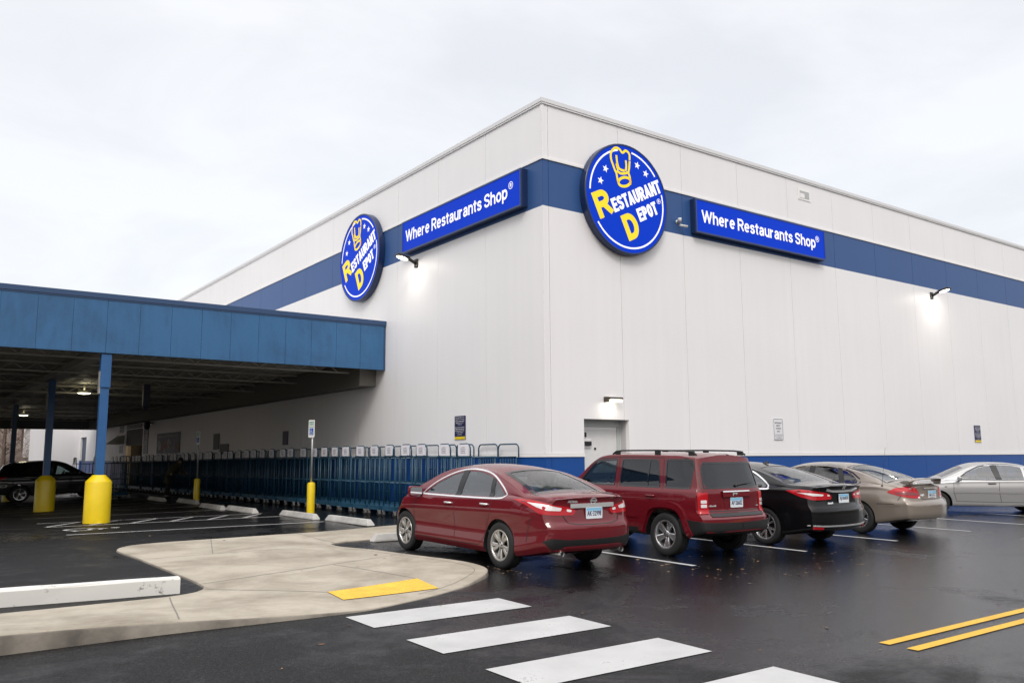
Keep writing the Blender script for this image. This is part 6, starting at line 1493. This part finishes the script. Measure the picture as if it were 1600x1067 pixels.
# ---------------------------------------------------------------- silver sedan
def spec_silver_sedan():
    rz = curve([(.22, -.86), (.35, -.92), (.55, -.95), (.68, -.92), (.75, -.87), (1.0, -.85), (1.1, -.86)])
    fz = curve([(.18, 3.36), (.3, 3.45), (.5, 3.46), (.62, 3.43), (.75, 3.30)])
    S = sedan_common(
        xr=-.95, xf=3.46, wb=2.61, W=.853, rt=.30, rr=.19, tw=.195, arch=.345,
        top=curve([(-.95, 1.0), (-.8, 1.03), (-.55, 1.045), (-.3, 1.11), (.1, 1.27), (.4, 1.36), (.8, 1.405), (1.2, 1.41), (1.5, 1.39), (1.8, 1.31), (2.2, 1.12), (2.5, .98), (2.7, .93), (3.0, .875), (3.3, .77), (3.46, .66)]),
        sh=curve([(-.95, .90), (-.6, .93), (0, .93), (1.2, .915), (2., .895), (2.5, .86), (3., .78), (3.46, .60)]),
        w=curve([(-.95, .72), (-.7, .80), (-.3, .845), (.3, .85), (2.2, .85), (2.61, .85), (3., .81), (3.3, .73), (3.46, .62)]),
        bot=curve([(-.95, .30), (-.6, .24), (-.2, .21), (2.2, .20), (2.9, .21), (3.46, .25)]),
        drop=curve([(-.95, .04), (-.4, .06), (.2, .08), (1.5, .08), (2.0, .08), (2.5, .05), (3.46, .05)]),
        rear=lambda y, z: rz(z) + .15 * (abs(y) / .85) ** 2.6, front=lambda y, z: fz(z) - .32 * (abs(y) / .85) ** 2.4,
        paint=paint('silver paint', (.37, .37, .375), .6, .36), cab=(-.2, 2.3, .42))
    fr = [(2.06, .955), (1.80, 1.12), (1.50, 1.27), (1.20, 1.325), (1.12, .95)]; re = [(1.03, .95), (1.08, 1.34), (.70, 1.33), (.47, 1.29), (.44, .96)]; qu = [(.39, .965), (.41, 1.27), (.20, 1.18), (.06, 1.03), (.06, .985)]
    S['side_open'] = [grow2(o, -.012) for o in (fr, re)] + [grow2(qu, -.008)]; S['side_glass'] = [(fr, GLASSC), (re, GLASSC), (qu, GLASSC)]; S['open_r'] = .03
    S['side_strip'] = [('window_seal', [(2.10, .94), (1.82, 1.14), (1.51, 1.29), (1.20, 1.345), (.70, 1.35), (.45, 1.305), (.18, 1.20), (.01, 1.03), (.02, .955), (1.1, .935)], GLOSSB, .035, .0, True), ('side_moulding', [(.35, .60), (2.22, .60)], S['paint'], .05, .014, False)]
    S['side_patch'] = [('pillar', [(1.0, .94), (1.14, .94), (1.22, 1.325), (1.06, 1.345)], BLACKP, .002, .01), ('indicator_lamp', [(2.44, .75), (2.38, .75), (2.38, .72), (2.44, .72)], mat('smoked lens', (.12, .11, .10), .2), .006, .012)]
    S['top_open'] = [([(2.42, .50), (1.86, .45), (1.86, -.45), (2.42, -.50)], .96, 1.6), ([(-.28, .52), (.28, .45), (.28, -.45), (-.28, -.52)], 1.06, 1.6)]
    S['top_glass'] = [('windshield', [(2.52, .60), (1.76, .50), (1.76, -.50), (2.52, -.60)], GLASSM), ('rear_window', [(-.36, .60), (.36, .49), (.36, -.49), (-.36, -.60)], GLASSM)]
    S['gaps'] = [[(2.20, .92), (2.22, .60), (2.16, .34)], [(1.08, .935), (1.10, .60), (1.06, .33)], [(2.16, .34), (1.06, .33), (.45, .33), (.33, .60), (.18, .78), (.14, .95)]]
    S['corner'] = [('headlight', 135, [(2.95, .81, .80), (3.2, .72, .76), (3.34, .58, .70), (3.36, .58, .60), (3.2, .74, .62), (3.05, .80, .68)], CLEARL, .006, .03, [('indicator_lamp', [(2.98, .81, .78), (3.1, .77, .76), (3.1, .78, .68), (3.04, .80, .69)], AMBER, .009)]),
        ('taillight', 40, [(-.70, .80, .92), (-.85, .60, .92), (-.88, .55, .76), (-.72, .79, .78)], REDL, .008, .03, [])]
    S['handles'] = [(1.26, .835, BLACKP), (.34, .845, BLACKP)]
    S['mirror'] = (2.06, .96, S['paint'], .95)
    S['wheel'] = dict(n=5, kind='bar', spokes=[(0, .03, .05, 0)], ri=.2, hubr=.26, a=.1, hub=.6, rim=.9)
    S['seats'] = dict(front=1.38, rear=.45, z=.50, dash=2.08, dz=.84, shelf=(-.35, .1, 1.0))
    return S

# ---------------------------------------------------------------- dark grey SUV under the canopy
def spec_dark_suv():
    rz = curve([(.30, -.92), (.40, -.98), (.62, -1.0), (.72, -.97), (.78, -.92), (1.05, -.90), (1.2, -.85), (1.6, -.58), (1.76, -.50)])
    fz = curve([(.3, 3.65), (.5, 3.78), (.8, 3.76), (1.0, 3.66)])
    S = sedan_common(
        xr=-1.0, xf=3.78, wb=2.86, W=.99, rt=.37, rr=.24, tw=.24, arch=.42,
        top=curve([(-1.0, 1.66), (-.6, 1.74), (0., 1.775), (.8, 1.785), (1.4, 1.76), (1.8, 1.66), (2.3, 1.36), (2.62, 1.17), (2.8, 1.13), (3.2, 1.10), (3.5, 1.05), (3.78, .92)]),
        sh=curve([(-1.0, 1.10), (0, 1.09), (1.5, 1.06), (2.6, 1.03), (3.2, 1.0), (3.78, .86)]),
        w=curve([(-1.0, .86), (-.6, .95), (0, .97), (2.8, .97), (3.3, .94), (3.6, .86), (3.78, .78)]),
        bot=curve([(-1.0, .42), (-.6, .34), (-.2, .29), (2.9, .27), (3.78, .32)]),
        drop=curve([(-1.0, .06), (0, .07), (1.5, .07), (1.9, .07), (2.5, .05), (3.78, .05)]),
        rear=lambda y, z: rz(z) + .18 * (abs(y) / .95) ** 3., front=lambda y, z: fz(z) - .35 * (abs(y) / .95) ** 2.6,
        paint=paint('dark grey paint', (.012, .014, .015), .3, .3), cab=(-.38, 2.5, .5), blend=.4)
    S['self'] = True; S['tumble'] = .33; S['tpow'] = 1.0; S['shoulder'] = .05; S['bulge'] = .008
    f1 = [(2.32, 1.13), (1.86, 1.46), (1.48, 1.60), (1.36, 1.12)]; f2 = [(1.26, 1.12), (1.36, 1.615), (.50, 1.63), (.42, 1.15)]; f3 = [(.32, 1.15), (.40, 1.625), (-.35, 1.59), (-.48, 1.42), (-.42, 1.22)]
    S['side_open'] = [grow2(f, -.012) for f in (f1, f2, f3)]; S['side_glass'] = [(grow2(f1, .01), GLASSC), (grow2(f2, .01), GLASSD), (grow2(f3, .01), GLASSD)]
    S['top_open'] = [([(2.46, .62), (1.95, .58), (1.95, -.58), (2.46, -.62)], 1.16, 1.8)]; S['top_glass'] = [('windshield', [(2.58, .70), (1.86, .64), (1.86, -.64), (2.58, -.70)], GLASSM)]
    rg = [(.68, 1.18), (.62, 1.60), (-.62, 1.60), (-.68, 1.18)]
    S['rear_open'] = [(grow2(rg, -.015), -2, -.40)]; S['rear_glass'] = [('rear_window', grow2(rg, .01), GLASSD)]
    S['gaps'] = [[(2.38, 1.05), (2.40, .60), (2.3, .38)], [(1.30, 1.64), (1.30, .38)], [(2.3, .38), (.6, .38), (.45, .70), (.34, 1.1)]]
    S['corner'] = [('taillight', 42, [(-.50, .95, 1.13), (-.80, .87, 1.12), (-.92, .60, 1.10), (-.93, .58, .95), (-.84, .84, .96), (-.62, .94, 1.05)], REDL, .01, .03, [('reverse_lamp', [(-.82, .84, 1.06), (-.91, .66, 1.05), (-.91, .66, 1.0), (-.83, .83, 1.01)], CLEARL, .014)]),
        ('headlight', 140, [(3.3, .92, 1.0), (3.55, .78, .98), (3.66, .55, .92), (3.62, .60, .84), (3.4, .88, .88)], CLEARL, .006, .03, [])]
    S['side_patch'] = [('sill_cladding', [(.50, .27), (.46, .40), (2.36, .40), (2.32, .27)], BLACKP, .01, .02)]
    S['handles'] = [(1.44, .99, S['paint']), (.50, 1.0, S['paint'])]
    S['mirror'] = (2.30, 1.16, S['paint'], 1.2)
    S['wheel'] = dict(n=5, kind='bar', spokes=[(-.14, .02, .03, 0), (.14, .02, .03, 0)], ri=.2, hubr=.26, a=.3, hub=.5, rim=.88)
    S['seats'] = dict(front=1.5, rear=.45, z=.78, dash=2.2, dz=1.08)
    return S
UP = math.pi / 2
def put_car(S, name, x, y, hd, label, zs=1., dz=0.):
    """park a car with its rear axle over (x, y), pitched to the slope of the lot"""
    c, s = math.cos(hd), math.sin(hd); wb = S['wb']
    z0 = gz(x, y); z1 = gz(x + wb * c, y + wb * s)
    zl, zr_ = gz(x - s * .8, y + c * .8), gz(x + s * .8, y - c * .8)
    S['pitch'] = -math.atan2(z1 - z0, wb); S['roll'] = math.atan2(zl - zr_, 1.6)
    return make_car(S, name, (x, y, z0 + dz), hd, label, zs)

S = spec_maroon_sedan()
r1 = put_car(S, 'sedan', 8.085, 10.21, UP, 'maroon four-door sedan with twin exhaust pipes, parked at the kerbed concrete island')
sk = S['skin']
plate(r1, sk, 0, .82, 'AK\u00b732998', off=.022)
rear_text(r1, sk, 'ALTIMA', .36, .985, .17, .034, CHROME, 'lettering')
p, n = sk.hit(Vector((-6, 0, .99)), Vector((1, 0, 0)))
m = MB(); M = frame(p + n * .006, (0, -1, 0), Vector((0, 0, 1)) - n * n.z)
for q in thick_line([(.047 * math.cos(t), .040 * math.sin(t)) for t in np.linspace(0, 2 * math.pi, 29)[:-1]], .012, True): m.prism([tuple(v) for v in q][::-1], M, 0, .006)
m.prism([(-.062, -.010), (.062, -.010), (.062, .010), (-.062, .010)], M, .0, .009); m.build('emblem', CHROME, r1, fix=True)
# sticker-like sun shade mark lying on the parcel shelf is the sign seen through the glass: nothing to add

S = spec_maroon_suv()
r2 = put_car(S, 'suv', 11.07, 9.86, UP, 'boxy maroon SUV with black roof rails and dark tinted rear glass')
sk = S['skin']
plate(r2, sk, 0, .865, 'AF\u00b726602', off=.018)
rear_text(r2, sk, '4x4', .535, .825, .15, .03, CHROME, 'lettering'); rear_text(r2, sk, 'Jeep', .05, 1.0, .13, .05, CHROME, 'lettering', off=.036)
rear_text(r2, sk, 'PATRIOT', -.56, .80, .08, .02, CHROME, 'lettering')
for s in (1, -1):
    m = MB(); y = .60 * s; zz = 1.645
    m.tube([(1.45, y, zz - .03), (1.36, y, zz + .02), (1.2, y, zz + .036), (.4, y, zz + .042), (-.25, y, zz + .036), (-.42, y, zz + .02), (-.5, y, zz - .03)], [.016, .018, .014, .014, .014, .018, .016], 8)
    for x in (1.32, .35, -.40): m.box(x - .06, x + .06, y - .016, y + .016, zz - .04, zz + .03, bev=.008)
    m.build('roof_rail', BLACKP, r2)
m = MB(); p, n = sk.hit(Vector((-6, 0, 1.16)), Vector((1, 0, 0))); m.tube([(p.x - .03, -.05, 1.14), (p.x - .04, -.2, 1.155), (p.x - .03, -.42, 1.17)], [.014, .01, .006], 6); m.tube([(p.x + .03, -.05, 1.13), (p.x - .045, -.05, 1.13)], .022, 8); m.build('wiper', BLACKP, r2)

S = spec_black_sedan()
r3 = put_car(S, 'sedan', 13.80, 9.97, UP, 'glossy black sedan with chrome boot strip, right of the boxy maroon SUV')
sk = S['skin']
plate(r3, sk, 0, .85, 'AJ\u00b706858', off=.024)
rear_text(r3, sk, 'H', 0, 1.045, .075, .075, CHROME, 'emblem', off=.012, bold=.01); rear_text(r3, sk, 'Accord', .37, .775, .14, .036, CHROME, 'lettering')
def fin(root, skin, x, z_off=.0):
    p, n = skin.hit(Vector((x, 0, 4)), Vector((0, 0, -1))); m = MB()
    m.add([p + Vector(v) for v in ((.08, 0, 0), (-.08, .028, 0), (-.08, -.028, 0), (-.07, 0, .055), (-.085, 0, .05))], [(0, 1, 3), (0, 3, 2), (1, 4, 3), (2, 3, 4), (1, 2, 4)], 0, False); m.build('roof_aerial', GLOSSB, root)

fin(r3, sk, .62)

S = spec_beige_sedan()
r4 = put_car(S, 'sedan', 17.17, 10.2, UP, 'champagne sedan with rear spoiler and tall thin aerial, nearest the silver car')
sk = S['skin']
plate(r4, sk, -.02, .81, '166\u00b7ULZ', off=.014)
m = MB(); vs = []; ks = np.linspace(-.62, .62, 25)
for y in ks:
    e = abs(y) / .62; zt_ = 1.135 - .055 * e ** 4; x = -1.13 + .17 * e ** 2.2; d = .02 + .05 * max(0, (e - .72) / .28) ** 1.5
    vs += [(x - .02, y, zt_ - .012), (x - .005, y, zt_ + .004), (x + .10, y, zt_ + .006), (x + .20, y, zt_ - .025), (x + .10, y, zt_ - d), (x, y, zt_ - d)]
k = len(ks); m.add(vs, [(6 * i + a, 6 * i + (a + 1) % 6, 6 * i + 6 + (a + 1) % 6, 6 * i + 6 + a) for i in range(k - 1) for a in range(6)] + [tuple(range(6)), tuple(range(6 * k - 6, 6 * k))[::-1]], 0, True)
for s in (1, -1): m.box(-1.0, -.86, s * .55 - .035, s * .55 + .035, 1.0, 1.085, bev=.02)
m.build('spoiler', S['paint'], r4, fix=True, sharp=R(35))
p, n = sk.hit(Vector((-.55, 3, .93)), Vector((0, -1, 0))); p, n = sk.hit(Vector((-.50, .80, 4)), Vector((0, 0, -1)))
m = MB(); m.tube([p, p + Vector((-.10, -.02, .78))], [.004, .0025], 5); m.tube([p - n * .005, p + n * .02], [.022, .014], 8); m.build('aerial', BLACKP, r4)
rear_text(r4, sk, 'SES', .30, .80, .12, .04, CHROME, 'lettering')

S = spec_silver_sedan()
hd = math.radians(132)
r5 = put_car(S, 'sedan', 25.37, 10.63, hd, 'silver sedan seen side-on near the blue wall base, at the far right', zs=.97)

S = spec_dark_suv()
r6 = put_car(S, 'suv', 4.75, 43.6, 0., 'dark grey SUV parked nose-in under the blue canopy behind the yellow bollards')
# ================================================================== PERSON bending over a cart
def person():
    x, y = 9.35, 36.6; root = empty('person', (x, y, gz(x, y)), R(20), 'person in a long dark olive coat stooping towards the blue carts under the canopy', 'person')
    def skin(name, V, E, m_, parent, sub=2):
        me = bpy.data.meshes.new(name); me.from_pydata([v[0] for v in V], E, []); o = bpy.data.objects.new('t', me); COL.objects.link(o)
        md = o.modifiers.new('s', 'SKIN'); md.use_smooth_shade = True
        for i, v in enumerate(V): me.skin_vertices[0].data[i].radius = v[1] if isinstance(v[1], tuple) else (v[1], v[1])
        me.skin_vertices[0].data[0].use_root = True
        s = o.modifiers.new('u', 'SUBSURF'); s.levels = sub; s.render_levels = sub
        out = bpy.data.meshes.new_from_object(o.evaluated_get(bpy.context.evaluated_depsgraph_get())); bpy.data.objects.remove(o)
        out.materials.clear(); out.materials.append(m_); out.name = name; q = bpy.data.objects.new(name, out); COL.objects.link(q); q.parent = parent; return q
    SK = mat('skin tone', (.30, .19, .14), .6); CO = mat('olive coat', (.030, .027, .014), .9, var=.2, vscale=6.); TR = mat('dark trousers', (.012, .012, .014), .9)
    # facing +x, bent forward at the hips
    V = [((0, 0, .92), .14), ((.12, 0, 1.12), .15), ((.28, 0, 1.30), .16), ((.38, 0, 1.38), .10), ((.44, 0, 1.42), .055), ((.50, 0, 1.49), .085), ((.53, 0, 1.57), .09),
         ((-.01, .09, .86), .10), ((.06, .10, .50), .075), ((0, .10, .10), .05), ((.13, .11, .04), .04), ((-.01, -.09, .86), .10), ((-.10, -.10, .50), .075), ((-.20, -.10, .10), .05), ((-.08, -.11, .04), .04),
         ((.33, .20, 1.33), .07), ((.42, .25, 1.08), .05), ((.62, .22, 1.02), .04), ((.33, -.20, 1.33), .07), ((.42, -.25, 1.08), .05), ((.62, -.22, 1.02), .04)]
    E = [(0, 1), (1, 2), (2, 3), (3, 4), (4, 5), (5, 6), (0, 7), (7, 8), (8, 9), (9, 10), (0, 11), (11, 12), (12, 13), (13, 14), (2, 15), (15, 16), (16, 17), (2, 18), (18, 19), (19, 20)]
    b = skin('body', V, E, SK, root)
    skin('trousers', [((0, 0, .90), .15), ((-.01, .09, .84), .115), ((.06, .10, .50), .09), ((0, .10, .12), .075), ((-.01, -.09, .84), .115), ((-.10, -.10, .50), .09), ((-.20, -.10, .12), .075)], [(0, 1), (1, 2), (2, 3), (0, 4), (4, 5), (5, 6)], TR, root)
    skin('coat', [((0, 0, .92), (.19, .17)), ((.12, 0, 1.12), (.20, .18)), ((.28, 0, 1.30), (.21, .18)), ((.38, 0, 1.38), .12), ((-.04, 0, .70), (.20, .19)), ((-.06, 0, .55), (.21, .20)), ((.33, .20, 1.33), .09), ((.42, .25, 1.08), .068), ((.58, .23, 1.03), .058), ((.33, -.20, 1.33), .09), ((.42, -.25, 1.08), .068), ((.58, -.23, 1.03), .058)], [(0, 1), (1, 2), (2, 3), (0, 4), (4, 5), (2, 6), (6, 7), (7, 8), (2, 9), (9, 10), (10, 11)], CO, root)
    m = MB(); bm = bmesh.new(); bmesh.ops.create_uvsphere(bm, u_segments=14, v_segments=10, radius=1); m.bm(bm, 0, True, Matrix.Translation((.505, 0, 1.57)) @ Matrix.Diagonal((.105, .095, .10, 1))); m.build('hair', mat('dark hair', (.012, .010, .009), .7), root)
    for s in (1, -1):
        h = MB()
        h.tube([(.60, s * .22, 1.02), (.66, s * .215, 1.01)], [.032, .036], 8)
        for k in range(4): yy = s * .215 + (k - 1.5) * .018; h.tube([(.66, yy, 1.01), (.69, yy, 1.02), (.70, yy, .995 - .004 * abs(k - 1.2)), (.685, yy, .98)], [.010, .0095, .009, .007], 6)
        h.tube([(.63, s * .185, 1.005), (.66, s * .17, .99), (.68, s * .178, .985)], [.012, .010, .008], 6); h.build('hand', SK, root)
        m = MB(); x0 = .0 if s > 0 else -.20; simple_box(m, (x0 + .06, s * .10, .055), (.27, .10, .10), bev=.04); m.build('shoe', TR, root)
person()
# ================================================================== SKY AND SUN
def make_world(sky=1., sun=1.0):
    w = bpy.data.worlds.new('World'); SC.world = w; w.use_nodes = True; nt = w.node_tree; L = nt.links; nt.nodes.clear()
    out = N(nt, 'ShaderNodeOutputWorld')
    az, el = R(218), R(42)      # sun compass direction, clockwise from +Y
    st = N(nt, 'ShaderNodeTexSky', sky_type='NISHITA'); st.sun_disc = False; st.sun_elevation = el; st.sun_rotation = az; st.dust_density = 4.
    b1 = N(nt, 'ShaderNodeBackground', Strength=.05); L.new(st.outputs[0], b1.inputs[0])
    tc = N(nt, 'ShaderNodeTexCoord'); sep = N(nt, 'ShaderNodeSeparateXYZ'); L.new(tc.outputs['Generated'], sep.inputs[0])
    # cloud deck: flat near the horizon, brighter overhead as an overcast sky is
    mr = N(nt, 'ShaderNodeMapRange'); mr.interpolation_type = 'SMOOTHSTEP'
    for i, v in enumerate((.42, 1., 1., 2.6)): mr.inputs[i + 1].default_value = v
    L.new(sep.outputs[2], mr.inputs[0])
    mp = N(nt, 'ShaderNodeMapping'); mp.inputs['Scale'].default_value = (1.4, 1.4, 3.6); L.new(tc.outputs['Generated'], mp.inputs[0])
    n = N(nt, 'ShaderNodeTexNoise', Scale=1.7, Detail=7., Roughness=.55, Distortion=.5); L.new(mp.outputs[0], n.inputs[0])
    cr = N(nt, 'ShaderNodeValToRGB'); e = cr.color_ramp.elements
    e[0].position = .36; e[0].color = (.75, .742, .742, 1); e[1].position = .58; e[1].color = (.865, .855, .842, 1)
    L.new(n.outputs[0], cr.inputs[0])
    b2 = N(nt, 'ShaderNodeBackground'); L.new(cr.outputs[0], b2.inputs[0])
    ml = N(nt, 'ShaderNodeMath', operation='MULTIPLY'); ml.inputs[1].default_value = sky; L.new(mr.outputs[0], ml.inputs[0]); L.new(ml.outputs[0], b2.inputs[1])
    ad = N(nt, 'ShaderNodeAddShader'); L.new(b1.outputs[0], ad.inputs[0]); L.new(b2.outputs[0], ad.inputs[1]); L.new(ad.outputs[0], out.inputs[0])
    l = bpy.data.lights.new('sun', 'SUN'); l.energy = sun; l.angle = R(14); l.color = (1, .97, .93)
    o = bpy.data.objects.new('sun', l); COL.objects.link(o)
    d = Vector((math.sin(az) * math.cos(el), math.cos(az) * math.cos(el), math.sin(el)))
    o.rotation_euler = d.to_track_quat('Z', 'Y').to_euler(); o.location = d * 60
    SC.view_settings.view_transform = 'Standard'; SC.view_settings.look = 'None'; SC.view_settings.gamma = 1; SC.view_settings.exposure = 0
make_world()
# ================================================================== CAMERA
def make_camera():
    f, p, r, y = 1324.834, .136993575, -.006557242, .631147543
    F = Vector((math.sin(y) * math.cos(p), math.cos(y) * math.cos(p), math.sin(p))); A = Vector((math.cos(y), -math.sin(y), 0)); U = A.cross(F)
    A2 = A * math.cos(r) + U * math.sin(r); U2 = -A * math.sin(r) + U * math.cos(r)
    c = bpy.data.cameras.new('camera'); c.lens = 36 * f / 1600; c.sensor_width = 36; c.clip_start = .1; c.clip_end = 3000
    o = bpy.data.objects.new('camera', c); COL.objects.link(o)
    o.matrix_world = Matrix(((A2.x, U2.x, -F.x, 0), (A2.y, U2.y, -F.y, 0), (A2.z, U2.z, -F.z, 1.57), (0, 0, 0, 1)))
    SC.camera = o
make_camera()
